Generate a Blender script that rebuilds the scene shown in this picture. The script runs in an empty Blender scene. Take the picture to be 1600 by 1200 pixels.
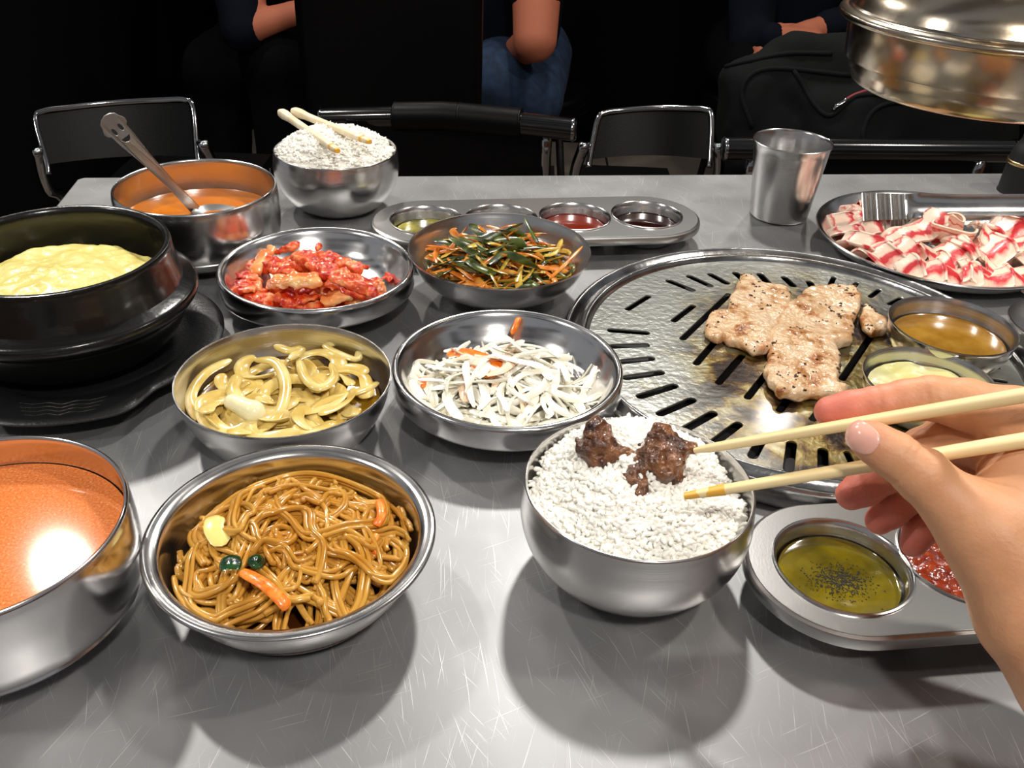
import bpy, math, random
import numpy as np
from mathutils import Vector, Matrix

sc = bpy.context.scene
COL = sc.collection
# ---------------------------------------------------------------- camera, light, exposure
FPX, PITCH, ROLL, CH = 1438.32, math.radians(32.714), math.radians(2.4055), 0.33043
cp, sp, cr, sr = math.cos(PITCH), math.sin(PITCH), math.cos(ROLL), math.sin(ROLL)
fwd = Vector((0, cp, -sp)); up0 = Vector((0, sp, cp)); r0 = Vector((1, 0, 0))
RT = r0 * cr + up0 * sr
UP = r0 * (-sr) + up0 * cr
cam = bpy.data.cameras.new('camera')
cam.sensor_width = 36; cam.lens = FPX / 1600 * 36; cam.clip_start = .01
camo = bpy.data.objects.new('camera', cam); COL.objects.link(camo)
m = Matrix((RT, UP, -fwd)).transposed().to_4x4(); m.translation = (0, 0, CH)
camo.matrix_world = m
sc.camera = camo

w = bpy.data.worlds.new('world'); sc.world = w; w.use_nodes = True
w.node_tree.nodes['Background'].inputs[0].default_value = (.92, .95, 1.0, 1)
w.node_tree.nodes['Background'].inputs[1].default_value = .26

def lamp(name, loc, size, power, col, target=(0, .5, 0)):
    l = bpy.data.lights.new(name, 'AREA'); l.shape = 'DISK'; l.size = size; l.energy = power; l.color = col
    o = bpy.data.objects.new(name, l); COL.objects.link(o); o.location = loc
    o.rotation_euler = (Vector(target) - Vector(loc)).to_track_quat('-Z', 'Y').to_euler()
    return o
lamp('ceiling_lamp', (-1.12, 1.69, 1.45), .10, 19, (1, .95, .88))
lamp('ceiling_lamp', (.22, 1.75, 1.45), .13, 19, (1, .96, .90))
lamp('ceiling_lamp', (1.15, .75, 1.45), .12, 15, (1, .93, .84))
lamp('ceiling_lamp', (-1.3, .1, 1.45), .14, 9, (1, .95, .88))
lamp('ceiling_lamp', (.35, -.55, 1.45), .14, 18, (1, .94, .87))
lamp('ceiling_lamp', (-.6, 2.7, 1.45), .12, 3, (1, .93, .84), (-.3, 1, 0))
lamp('ceiling_lamp', (.9, 2.6, 1.45), .12, 3, (1, .93, .84), (.3, 1, 0))

sc.view_settings.view_transform = 'Standard'; sc.view_settings.look = 'None'
sc.view_settings.gamma = 1; sc.view_settings.exposure = -0.1
sc.view_settings.use_curve_mapping = False

# ---------------------------------------------------------------- helpers
def ray(u, v):
    a = (u - 800) / FPX; b = (v - 600) / FPX
    a, b = a * cr + b * sr, -a * sr + b * cr
    b = -b
    return np.array([a, cp + b * sp, -sp + b * cp])
def P(u, v, z):
    d = ray(u, v); return d * ((z - CH) / d[2]) + np.array([0, 0, CH])
def D(u, v, d): return ray(u, v) * d + np.array([0, 0, CH])

def tag(o, label=None, cat=None, group=None, kind=None):
    if label: o['label'] = label
    if cat: o['category'] = cat
    if group: o['group'] = group
    if kind: o['kind'] = kind
    return o
def empty(name, loc, rz=0, label=None, cat=None, group=None):
    o = bpy.data.objects.new(name, None); COL.objects.link(o); o.location = loc; o.rotation_euler = (0, 0, rz)
    o.empty_display_size = .01
    return tag(o, label, cat, group)
def shade(me, ang=None):
    me.polygons.foreach_set('use_smooth', [True] * len(me.polygons))
    if ang is not None: me.set_sharp_from_angle(angle=math.radians(ang))
def mk(name, V, Fc, mat, parent=None, loc=(0, 0, 0), rz=0, smooth=True, ang=None):
    me = bpy.data.meshes.new(name)
    me.from_pydata(np.asarray(V, float).tolist(), [], [tuple(int(i) for i in f) for f in Fc])
    me.update()
    if smooth: shade(me, ang)
    for mt in (mat if isinstance(mat, (list, tuple)) else [mat]): me.materials.append(mt)
    o = bpy.data.objects.new(name, me); COL.objects.link(o)
    o.location = loc; o.rotation_euler = (0, 0, rz)
    if parent: o.parent = parent
    return o
class MB:
    def __init__(s): s.V = []; s.F = []; s.n = 0; s.I = []
    def add(s, V, Fc, mi=0):
        V = np.asarray(V, float); s.V.append(V)
        s.F += [tuple(int(i) + s.n for i in f) for f in Fc]; s.n += len(V); s.I += [mi] * len(Fc); return s
    def build(s, name, mat, parent=None, **k):
        o = mk(name, np.concatenate(s.V), s.F, mat, parent, **k)
        if any(s.I): o.data.polygons.foreach_set('material_index', s.I)
        return o
def lathe(prof, seg=96):
    pr = np.array(prof, float); n = len(pr)
    a = np.linspace(0, 2 * np.pi, seg, endpoint=False)
    V = np.stack([pr[:, None, 0] * np.cos(a), pr[:, None, 0] * np.sin(a), np.repeat(pr[:, 1:2], seg, 1)], -1).reshape(-1, 3)
    F = []
    for i in range(n - 1):
        for j in range(seg):
            k = (j + 1) % seg
            F.append((i * seg + j, i * seg + k, (i + 1) * seg + k, (i + 1) * seg + j))
    return V, F
def smoothprof(pts, n=4):
    """Catmull-Rom through profile points"""
    p = np.array(pts, float); q = np.vstack([2 * p[0] - p[1], p, 2 * p[-1] - p[-2]]); out = []
    for i in range(1, len(q) - 2):
        for t in np.linspace(0, 1, n, endpoint=False):
            out.append(.5 * ((2 * q[i]) + (-q[i - 1] + q[i + 1]) * t + (2 * q[i - 1] - 5 * q[i] + 4 * q[i + 1] - q[i + 2]) * t * t
                             + (-q[i - 1] + 3 * q[i] - 3 * q[i + 1] + q[i + 2]) * t ** 3))
    out.append(p[-1]); return np.array(out)
def box(cx, cy, cz, sx, sy, sz, rot=None):
    V = np.array([[x, y, z] for x in (-1, 1) for y in (-1, 1) for z in (-1, 1)], float) * [sx / 2, sy / 2, sz / 2]
    if rot is not None: V = V @ np.array(rot).T
    return V + [cx, cy, cz], [(0, 1, 3, 2), (4, 6, 7, 5), (0, 4, 5, 1), (2, 3, 7, 6), (0, 2, 6, 4), (1, 5, 7, 3)]
def crom(pts, n=8):
    p = np.array(pts, float); q = np.vstack([2 * p[0] - p[1], p, 2 * p[-1] - p[-2]])
    t = np.linspace(0, 1, n, endpoint=False)[:, None]; out = []
    for i in range(1, len(q) - 2):
        out.append(.5 * ((2 * q[i]) + (-q[i - 1] + q[i + 1]) * t + (2 * q[i - 1] - 5 * q[i] + 4 * q[i + 1] - q[i + 2]) * t * t
                         + (-q[i - 1] + 3 * q[i] - 3 * q[i + 1] + q[i + 2]) * t ** 3))
    out.append(p[-1:]); return np.vstack(out)
def tube(path, rw, rt=None, seg=8, normal=None, twist=0, power=2.0):
    """sweep an ellipse (half-width rw, half-thickness rt) along path; normal = thickness direction at the start"""
    p = np.asarray(path, float); n = len(p)
    rw = np.broadcast_to(rw, (n,)).astype(float); rt = rw if rt is None else np.broadcast_to(rt, (n,)).astype(float)
    T = np.gradient(p, axis=0); T /= np.linalg.norm(T, axis=1)[:, None] + 1e-12
    nv = np.array(normal if normal is not None else (0, 0, 1.), float)
    if abs(nv @ T[0]) > .95: nv = np.array([1., 0.1, 0])
    N = np.zeros_like(p)
    for i in range(n):
        nv = nv - (nv @ T[i]) * T[i]; nv /= np.linalg.norm(nv) + 1e-12; N[i] = nv
    B = np.cross(T, N)
    if np.any(twist):
        th = np.linspace(0, 1, n)[:, None] * twist if np.isscalar(twist) else np.asarray(twist)[:, None]
        N, B = N * np.cos(th) + B * np.sin(th), B * np.cos(th) - N * np.sin(th)
    a = np.linspace(0, 2 * np.pi, seg, endpoint=False)
    ca, sa = np.cos(a), np.sin(a)
    if power != 2: ca = np.sign(ca) * abs(ca) ** (2 / power); sa = np.sign(sa) * abs(sa) ** (2 / power)
    V = p[:, None] + B[:, None] * (rw[:, None] * ca)[..., None] + N[:, None] * (rt[:, None] * sa)[..., None]
    V = V.reshape(-1, 3); F = []
    for i in range(n - 1):
        for j in range(seg):
            k = (j + 1) % seg; F.append((i * seg + j, (i + 1) * seg + j, (i + 1) * seg + k, i * seg + k))
    F.append(tuple(range(seg))); F.append(tuple((n - 1) * seg + j for j in range(seg))[::-1])
    return V, F
# value noise
_rs = np.random.RandomState(7); _G = _rs.rand(32, 32, 32) * 2 - 1
def vnoise(p):
    i = np.floor(p).astype(int); f = p - i; f = f * f * (3 - 2 * f); r = 0
    for a in (0, 1):
        for b in (0, 1):
            for c in (0, 1):
                wt = (f[..., 0] if a else 1 - f[..., 0]) * (f[..., 1] if b else 1 - f[..., 1]) * (f[..., 2] if c else 1 - f[..., 2])
                r = r + wt * _G[(i[..., 0] + a) % 32, (i[..., 1] + b) % 32, (i[..., 2] + c) % 32]
    return r
def fbm(p, o=3):
    r = 0; a = 1
    for k in range(o): r = r + a * vnoise(p * 2 ** k + 11.3 * k); a *= .5
    return r
# surface nets
def nets(f, lo, hi, h):
    lo = np.array(lo, float); n = np.ceil((np.array(hi) - lo) / h).astype(int) + 1
    ax = [lo[i] + h * np.arange(n[i]) for i in range(3)]
    G = np.stack(np.meshgrid(*ax, indexing='ij'), -1)
    Fv = f(G); S = Fv < 0
    acc = np.zeros(tuple(n - 1) + (3,)); cnt = np.zeros(tuple(n - 1))
    for d in range(3):
        e = [1 if i == d else 0 for i in range(3)]; o1, o2 = [i for i in range(3) if i != d]
        for a in (0, 1):
            for b in (0, 1):
                s = [0, 0, 0]; s[o1] = a; s[o2] = b
                s2 = [s[i] + e[i] for i in range(3)]
                A = tuple(slice(s[i], s[i] + n[i] - 1) for i in range(3)); Bq = tuple(slice(s2[i], s2[i] + n[i] - 1) for i in range(3))
                fa, fb = Fv[A], Fv[Bq]; cx = S[A] != S[Bq]
                den = np.where(cx, fa - fb, 1.); t = np.where(cx, fa / den, 0)
                for i in range(3): acc[..., i] += np.where(cx, s[i] + (t if i == d else 0), 0)
                cnt += cx
    mk_ = cnt > 0; idx = -np.ones(tuple(n - 1), int); idx[mk_] = np.arange(mk_.sum())
    V = (np.stack(np.nonzero(mk_), -1) + acc[mk_] / cnt[mk_][:, None]) * h + lo
    Q = []
    for d in range(3):
        o1, o2 = [(1, 2), (2, 0), (0, 1)][d]
        e = np.eye(3, dtype=int)
        A = S[tuple(slice(0, n[i] - 1) for i in range(3))]
        Bq = S[tuple(slice(e[d][i], n[i] - 1 + e[d][i]) for i in range(3))]
        I = np.stack(np.nonzero(A != Bq), -1); I = I[(I[:, o1] > 0) & (I[:, o2] > 0)]
        q = [idx[tuple((I - x).T)] for x in (e[o1] + e[o2], e[o2], 0 * e[0], e[o1])]
        q = np.stack(q, -1); fl = ~A[tuple(I.T)]; q[fl] = q[fl][:, ::-1]; Q.append(q)
    Q = np.concatenate(Q); Q = Q[(Q >= 0).all(1)]
    return V, Q
def cap(p, a, b, ra, rb):
    a = np.array(a, float); b = np.array(b, float); ab = b - a
    t = np.clip(((p - a) @ ab) / (ab @ ab + 1e-12), 0, 1)
    return np.linalg.norm(p - a - t[..., None] * ab, axis=-1) - (ra + (rb - ra) * t)
def ell(p, c, r, R=None):
    q = p - np.array(c, float)
    if R is not None: q = q @ np.array(R)
    k = np.linalg.norm(q / np.array(r), axis=-1); return (k - 1) * min(r)
def smin(a, b, k): h = np.clip(.5 + .5 * (b - a) / k, 0, 1); return b * (1 - h) + a * h - k * h * (1 - h)
def polyd(p, poly):
    poly = np.array(poly, float); d = np.full(p.shape[:-1], 1e9); ins = np.zeros(p.shape[:-1], bool)
    for i in range(len(poly)):
        a, b = poly[i], poly[(i + 1) % len(poly)]; ab = b - a
        t = np.clip(((p - a) @ ab) / (ab @ ab), 0, 1)
        d = np.minimum(d, np.linalg.norm(p - a - t[..., None] * ab, axis=-1))
        c = ((a[1] > p[..., 1]) != (b[1] > p[..., 1]))
        x = ab[0] * (p[..., 1] - a[1]) / (ab[1] if abs(ab[1]) > 1e-12 else 1e-12) + a[0]
        ins ^= c & (p[..., 0] < x)
    return np.where(ins, -d, d)
def plate2d(outer, holes, z0, z1, bevel=0):
    """flat plate with holes as verts/faces (2-D curve fill, evaluated)"""
    cu = bpy.data.curves.new('t', 'CURVE'); cu.dimensions = '2D'; cu.fill_mode = 'BOTH'
    cu.extrude = max((z1 - z0) / 2 - bevel, 0); cu.bevel_depth = bevel; cu.bevel_resolution = 1
    for pl in [outer] + list(holes):
        s = cu.splines.new('POLY'); s.points.add(len(pl) - 1); s.use_cyclic_u = True
        for i, q in enumerate(pl): s.points[i].co = (q[0], q[1], 0, 1)
    o = bpy.data.objects.new('t', cu); COL.objects.link(o)
    bpy.context.view_layer.update()
    me = bpy.data.meshes.new_from_object(o.evaluated_get(bpy.context.evaluated_depsgraph_get()))
    V = np.array([v.co[:] for v in me.vertices]) + [0, 0, (z0 + z1) / 2]; F = [tuple(p.vertices) for p in me.polygons]
    bpy.data.objects.remove(o); bpy.data.curves.remove(cu); bpy.data.meshes.remove(me)
    return V, F
def circle(cx, cy, r, n=64): return [(cx + r * math.cos(2 * math.pi * i / n), cy + r * math.sin(2 * math.pi * i / n)) for i in range(n)]

# ---------------------------------------------------------------- materials
def rgb(r, g, b):
    f = lambda c: (c / 255 / 12.92) if c / 255 <= .04045 else ((c / 255 + .055) / 1.055) ** 2.4
    return (f(r), f(g), f(b), 1)
def mat(name, base, rough=.5, metal=0, ramp=None, nscale=60, ndetail=4, nstretch=None, bump=0, bscale=200, coat=0, sss=0, sssr=(1, .4, .2),
        trans=0, ior=1.45, spec=.5, vcol=None, aniso=0, rramp=None, coords='Object', brush=0, dist=.001):
    mt = bpy.data.materials.new(name); mt.use_nodes = True; N = mt.node_tree.nodes; L = mt.node_tree.links
    b = N['Principled BSDF']
    b.inputs['Base Color'].default_value = base; b.inputs['Roughness'].default_value = rough; b.inputs['Metallic'].default_value = metal
    b.inputs['Coat Weight'].default_value = coat; b.inputs['Coat Roughness'].default_value = .08
    b.inputs['Specular IOR Level'].default_value = spec; b.inputs['IOR'].default_value = ior
    b.inputs['Transmission Weight'].default_value = trans
    if sss:
        b.inputs['Subsurface Weight'].default_value = sss; b.inputs['Subsurface Radius'].default_value = sssr; b.inputs['Subsurface Scale'].default_value = .004
    tc = N.new('ShaderNodeTexCoord'); src = tc.outputs[coords]
    if nstretch:
        mp = N.new('ShaderNodeMapping'); mp.inputs['Scale'].default_value = nstretch; L.new(src, mp.inputs[0]); src = mp.outputs[0]
    if ramp:
        n = N.new('ShaderNodeTexNoise'); n.inputs['Scale'].default_value = nscale; n.inputs['Detail'].default_value = ndetail; L.new(src, n.inputs['Vector'])
        cr_ = N.new('ShaderNodeValToRGB'); L.new(n.outputs['Fac'], cr_.inputs[0])
        e = cr_.color_ramp.elements
        while len(e) < len(ramp): e.new(.5)
        for i, (q, c) in enumerate(ramp): e[i].position = q; e[i].color = c
        out = cr_.outputs[0]
        if vcol:
            vc = N.new('ShaderNodeAttribute'); vc.attribute_name = vcol
            mx = N.new('ShaderNodeMix'); mx.data_type = 'RGBA'; mx.blend_type = 'MULTIPLY'; mx.inputs[0].default_value = 1
            L.new(out, mx.inputs[6]); L.new(vc.outputs['Color'], mx.inputs[7]); out = mx.outputs[2]
        L.new(out, b.inputs['Base Color'])
    elif vcol:
        vc = N.new('ShaderNodeAttribute'); vc.attribute_name = vcol; L.new(vc.outputs['Color'], b.inputs['Base Color'])
    bn = None
    if bump:
        n2 = N.new('ShaderNodeTexNoise'); n2.inputs['Scale'].default_value = bscale; n2.inputs['Detail'].default_value = 3; L.new(src, n2.inputs['Vector'])
        bn = N.new('ShaderNodeBump'); bn.inputs['Strength'].default_value = bump; bn.inputs['Distance'].default_value = dist; L.new(n2.outputs['Fac'], bn.inputs['Height'])
        L.new(bn.outputs[0], b.inputs['Normal'])
    if brush:   # concentric brushing on turned ware
        sx = N.new('ShaderNodeSeparateXYZ'); L.new(tc.outputs['Object'], sx.inputs[0])
        vl = N.new('ShaderNodeVectorMath'); vl.operation = 'LENGTH'; cx = N.new('ShaderNodeCombineXYZ')
        L.new(sx.outputs[0], cx.inputs[0]); L.new(sx.outputs[1], cx.inputs[1]); L.new(cx.outputs[0], vl.inputs[0])
        c2 = N.new('ShaderNodeCombineXYZ'); L.new(vl.outputs['Value'], c2.inputs[0]); L.new(sx.outputs[2], c2.inputs[2])
        n3 = N.new('ShaderNodeTexNoise'); n3.inputs['Scale'].default_value = 1400; n3.inputs['Detail'].default_value = 2; L.new(c2.outputs[0], n3.inputs['Vector'])
        b3 = N.new('ShaderNodeBump'); b3.inputs['Strength'].default_value = brush; b3.inputs['Distance'].default_value = .0002; L.new(n3.outputs['Fac'], b3.inputs['Height'])
        L.new(b3.outputs[0], b.inputs['Normal'])
        n4 = N.new('ShaderNodeTexNoise'); n4.inputs['Scale'].default_value = 45; n4.inputs['Detail'].default_value = 5; L.new(tc.outputs['Object'], n4.inputs['Vector'])
        mr = N.new('ShaderNodeMapRange'); mr.inputs[1].default_value = .3; mr.inputs[2].default_value = .75; mr.inputs[3].default_value = rough * .85; mr.inputs[4].default_value = rough * 1.3
        L.new(n4.outputs['Fac'], mr.inputs[0]); L.new(mr.outputs[0], b.inputs['Roughness'])
    return mt

STEEL = mat('brushed_steel', (.62, .61, .60, 1), .20, 1, brush=.35)
STEELP = mat('polished_steel', (.72, .71, .71, 1), .17, 1, brush=.12)
STEELD = mat('dull_steel', (.50, .50, .49, 1), .30, 1, bump=.06, bscale=900, dist=.0004)
CHROME = mat('chrome', (.35, .35, .36, 1), .10, 1)
HOODM = mat('smoked_steel', (.42, .35, .26, 1), .20, 1, ramp=[(.3, (.40, .31, .20, 1)), (.7, (.50, .45, .38, 1))], nscale=25, bump=.2, bscale=60, dist=.0008)
def ground_steel():
    mt = mat('scratched_table_steel', (.36, .37, .38, 1), .36, .75)
    N = mt.node_tree.nodes; L = mt.node_tree.links; b = N['Principled BSDF']
    tc = N.new('ShaderNodeTexCoord')
    prev = None
    for ang, sc_, th in ((.3, (1500, 22, 1), .68), (-.55, (1600, 26, 1), .69), (1.25, (1700, 24, 1), .70), (.0, (1300, 18, 1), .69), (-.25, (1500, 14, 1), .69)):
        # bend the coordinates a little so that the scratches are arcs
        nz = N.new('ShaderNodeTexNoise'); nz.inputs['Scale'].default_value = 3; L.new(tc.outputs['Object'], nz.inputs['Vector'])
        vm = N.new('ShaderNodeVectorMath'); vm.operation = 'SCALE'; vm.inputs['Scale'].default_value = .09; L.new(nz.outputs['Color'], vm.inputs[0])
        va = N.new('ShaderNodeVectorMath'); L.new(tc.outputs['Object'], va.inputs[0]); L.new(vm.outputs[0], va.inputs[1])
        mp = N.new('ShaderNodeMapping'); mp.vector_type = 'POINT'; mp.inputs['Rotation'].default_value = (0, 0, ang); L.new(va.outputs[0], mp.inputs[0])
        mp2 = N.new('ShaderNodeMapping'); mp2.inputs['Scale'].default_value = sc_; L.new(mp.outputs[0], mp2.inputs[0])
        n = N.new('ShaderNodeTexNoise'); n.inputs['Scale'].default_value = 1; n.inputs['Detail'].default_value = 1.5; L.new(mp2.outputs[0], n.inputs['Vector'])
        mr = N.new('ShaderNodeMapRange'); mr.inputs[1].default_value = th; mr.inputs[2].default_value = th + .07; L.new(n.outputs['Fac'], mr.inputs[0])
        if prev is None: prev = mr.outputs[0]
        else:
            mx = N.new('ShaderNodeMath'); mx.operation = 'MAXIMUM'; L.new(prev, mx.inputs[0]); L.new(mr.outputs[0], mx.inputs[1]); prev = mx.outputs[0]
    big = N.new('ShaderNodeTexNoise'); big.inputs['Scale'].default_value = 14; big.inputs['Detail'].default_value = 7; L.new(tc.outputs['Object'], big.inputs['Vector'])
    c1 = N.new('ShaderNodeMix'); c1.data_type = 'RGBA'; c1.inputs[6].default_value = (.27, .275, .28, 1); c1.inputs[7].default_value = (.35, .35, .355, 1); L.new(big.outputs['Fac'], c1.inputs[0])
    c2 = N.new('ShaderNodeMix'); c2.data_type = 'RGBA'; c2.inputs[7].default_value = (.75, .75, .76, 1); L.new(c1.outputs[2], c2.inputs[6])
    k = N.new('ShaderNodeMath'); k.operation = 'MULTIPLY'; k.inputs[1].default_value = .5; L.new(prev, k.inputs[0]); L.new(k.outputs[0], c2.inputs[0])
    L.new(c2.outputs[2], b.inputs['Base Color'])
    mr = N.new('ShaderNodeMapRange'); mr.inputs[1].default_value = .3; mr.inputs[2].default_value = .7; mr.inputs[3].default_value = .38; mr.inputs[4].default_value = .50
    L.new(big.outputs['Fac'], mr.inputs[0]); L.new(mr.outputs[0], b.inputs['Roughness'])
    bu = N.new('ShaderNodeBump'); bu.inputs['Strength'].default_value = .12; bu.inputs['Distance'].default_value = .0002; L.new(prev, bu.inputs['Height']); L.new(bu.outputs[0], b.inputs['Normal'])
    return mt
TABLEM = ground_steel()
BLACK = mat('black_leather', (.0012, .0012, .0014, 1), .4, spec=.18, bump=.15, bscale=400)
BLACKM = mat('black_metal', (.004, .004, .004, 1), .6)
STONE = mat('black_glazed_stone', rgb(20, 20, 19), .22, bump=.2, bscale=160, coat=.25)
SAUCERM = mat('black_resin', rgb(22, 22, 23), .38, bump=.25, bscale=500)
CLOTHB = mat('black_nylon', rgb(9, 12, 12), .85, spec=.15, bump=.5, bscale=900)
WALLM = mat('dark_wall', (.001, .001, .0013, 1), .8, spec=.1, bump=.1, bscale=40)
TILE = mat('beige_tile', rgb(128, 117, 104), .5, ramp=[(.3, rgb(112, 102, 92)), (.7, rgb(136, 126, 115))], nscale=5)
GROUT = mat('dark_grout', rgb(40, 36, 33), .9)
SKIN = mat('skin', (.8, .5, .36, 1), .50, ramp=[(.3, (.93, .93, .93, 1)), (.7, (1, 1, 1, 1))], nscale=90, vcol='tone', bump=.35, bscale=650, sss=.25, dist=.0006)
NAIL = mat('nail', rgb(232, 176, 158), .22, sss=.2, coat=.3)
SKINB = mat('skin_of_seated_people', rgb(170, 100, 76), .6, spec=.2)
TROUS = mat('black_trousers', (.0015, .0015, .002, 1), .9, spec=.1)
NAVY = mat('navy_cloth', rgb(11, 15, 24), .9, spec=.1, bump=.4, bscale=120)
DENIM = mat('blue_denim', rgb(34, 62, 98), .85, ramp=[(.35, rgb(14, 32, 54)), (.7, rgb(26, 50, 78))], nscale=40, bump=.3, bscale=700)
WOOD = mat('pale_birch', rgb(240, 216, 160), .5, ramp=[(.3, rgb(228, 200, 140)), (.7, rgb(246, 226, 176))], nscale=120, nstretch=(.06, 1, 1), bump=.12, bscale=300)
WOODF = mat('pale_wood', rgb(238, 222, 190), .5, ramp=[(.3, rgb(226, 205, 165)), (.7, rgb(244, 232, 206))], nscale=90)
STAIN = mat('sauce_stained_wood', rgb(236, 178, 70), .4)

# ---------------------------------------------------------------- setting
FZ = -.75
TY = math.radians(7.6)
ex = np.array([math.cos(TY), math.sin(TY)]); ey = np.array([-math.sin(TY), math.cos(TY)])
floor = mk('floor', *box(0, 1.6, FZ - .03, 7, 3.6, .04), GROUT, smooth=False); floor['kind'] = 'structure'
tv, tf = box(0, 0, 0, .592, .592, .014)
tme = None
for i in range(11):
    for j in range(6):
        x, y = -3.0 + i * .6, .05 + j * .6
        if tme is None:
            t = mk('tile', tv, tf, TILE, floor, smooth=False); tme = t.data
        else:
            t = bpy.data.objects.new('tile', tme); COL.objects.link(t); t.parent = floor
        t.location = (x, y, FZ - .006 + random.Random(i * 9 + j).uniform(-.0008, .0008))
wall = mk('wall_back', *box(0, 3.40, FZ + 1.3, 7, .1, 2.6), WALLM, smooth=False); wall['kind'] = 'structure'
wl = mk('left_shade_panel', *box(-1.12, 2.25, FZ + .55, .06, 2.2, 1.1), WALLM, smooth=False); wl['kind'] = 'structure'  # added black panel, stands in for the shadowed floor at the left

# unseen walls and overhead beams, added to give the steel streaky, warm reflections
WARMW = mat('warm_wood_wall', rgb(110, 66, 40), .5, ramp=[(.3, rgb(84, 46, 26)), (.7, rgb(130, 84, 52))], nscale=4, nstretch=(1, 1, .2))
DARKC = mat('unseen_dark_beam', rgb(80, 74, 70), .8)
q = mk('wall_right', *box(2.3, 1.0, FZ + .85, .1, 4.8, 1.7), WARMW, smooth=False); q['kind'] = 'structure'
q = mk('wall_front', *box(.4, -1.45, FZ + .6, 5.4, .1, 1.2), WARMW, smooth=False); q['kind'] = 'structure'
for i in range(6):
    q = mk('mirror_beam_%d' % (i + 1), *box(0, -.95 + i * .78, 1.62, 5, .30, .16), DARKC, smooth=False); q['kind'] = 'structure'

# table: folded steel sheet top on four legs
A = P(125, 278, 0)[:2]; LX, LYd = 1.36, .98
def tw(x, y): return A + ex * x - ey * y          # table coordinates: x along far edge, y towards the camera
table = empty('dining_table', (*tw(LX / 2, LYd / 2), FZ), TY, 'scratched stainless steel barbecue table filling the lower frame', 'table')
V, F = plate2d([(-LX/2+.004, -LYd/2), (LX/2-.004, -LYd/2), (LX/2, -LYd/2+.004), (LX/2, LYd/2-.004), (LX/2-.004, LYd/2), (-LX/2+.004, LYd/2), (-LX/2, LYd/2-.004), (-LX/2, -LYd/2+.004)], [], -.035, 0, .0015)
mk('tabletop', V, F, TABLEM, table, (0, 0, -FZ), ang=30)
for sx in (-1, 1):
    for sy in (-1, 1):
        mk('leg', *box(0, 0, .357, .05, .05, .715), STEELD, table, (sx * (LX / 2 - .08), sy * (LYd / 2 - .08), 0), smooth=False)

# ---------------------------------------------------------------- tableware
def clean(prof): return prof
def bowl_rice(R=.055, h=.055):
    o = smoothprof([(0, .0025), (.022, .0022), (.030, .0006), (.033, .0012), (.043, .009), (.0525, .022), (.0562, .036), (.0558, .047), (.0550, .0538)], 5)
    rim = [(.0549, .0548), (.0545, .0552), (.0539, .0552), (.0535, .0546)]
    i = smoothprof([(.0533, .053), (.0532, .036), (.046, .018), (.03, .0075), (0, .006)], 5)
    return np.vstack([o, rim, i])
def bowl_soup():
    o = smoothprof([(0, .002), (.036, .002), (.042, .001), (.046, .004), (.056, .011), (.0612, .0165)], 4)
    o = np.vstack([o, [(.0618, .0175), (.0612, .0185), (.0622, .0195)], smoothprof([(.0632, .026), (.0638, .04), (.0632, .054), (.0625, .0585)], 4)])
    rim = [(.0622, .0598), (.0614, .0603), (.0606, .0600), (.0602, .059)]
    i = smoothprof([(.0602, .057), (.0608, .04), (.055, .02), (.038, .009), (0, .007)], 5)
    return np.vstack([o, rim, i])
def bowl_banchan(R=.0717):
    o = smoothprof([(0, .0015), (.038, .0015), (.045, .001), (.056, .008), (.066, .0155)], 4)
    o = np.vstack([o, [(.0692, .0165), (R - .0006, .0175), (R, .0195), (R, .0300)]])
    rim = [(R - .0004, .0318), (R - .0013, .0328), (R - .0026, .0330), (R - .0040, .0324)]
    i = smoothprof([(R - .0055, .0308), (R - .010, .0235), (.052, .0130), (.032, .0060), (0, .0045)], 5)
    return np.vstack([o, rim, i])
def bowl_thin(R, h, rb, lip=.0009, belly=.5):
    m_ = rb + (R - rb) * .72
    o = smoothprof([(0, .0008), (rb - .006, .0008), (rb, .0022), (m_, h * belly), (R - .0006, h - .0018)], 5)
    rim = [(R + lip * .3, h - .0008), (R, h), (R - lip, h - .0001), (R - lip * 1.3, h - .001)]
    i = smoothprof([(R - .0018, h - .0025), (m_ - .0012, h * belly), (rb - .001, .0035), (rb - .006, .0020), (0, .0020)], 5)
    return np.vstack([o, rim, i])
def bowl_noodle(R=.0674, h=.036):
    o = smoothprof([(0, .001), (.040, .001), (.046, .0022), (.0575, .018), (.0606, .030)], 5)
    rim = [(.0612, .0325), (.0640, .0332), (.0664, .0334), (.0674, .0342), (.0675, .0352), (.0668, .0360), (.0650, .0362), (.0625, .0356), (.0605, .0345), (.0597, .0335)]
    i = smoothprof([(.0592, .0315), (.0563, .018), (.045, .0040), (.039, .0022), (0, .0022)], 5)
    return np.vstack([o, rim, i])
def bowl(name, prof, loc, label, cat='bowl', m_=None, group=None):
    o = mk(name, *lathe(prof, 112), m_ or STEEL, None, loc, ang=50); return tag(o, label, cat, group)
def disc(r, z=0, n=96, rings=6, amp=0, ns=30, seed=0, menisc=.0006):
    rr = np.concatenate([np.linspace(0.0005, r * .96, rings), [r * .985, r]])
    V, F = lathe([(a, z) for a in rr], n)
    V[-n:, 2] += menisc
    if amp: V[:, 2] += amp * fbm(V * ns + seed)
    V = np.vstack([V, [[0, 0, V[0, 2]]]]); c = len(V) - 1
    F = [tuple(reversed(f)) for f in F] + [(c, j, (j + 1) % n) for j in range(n)]
    return V, F

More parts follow.
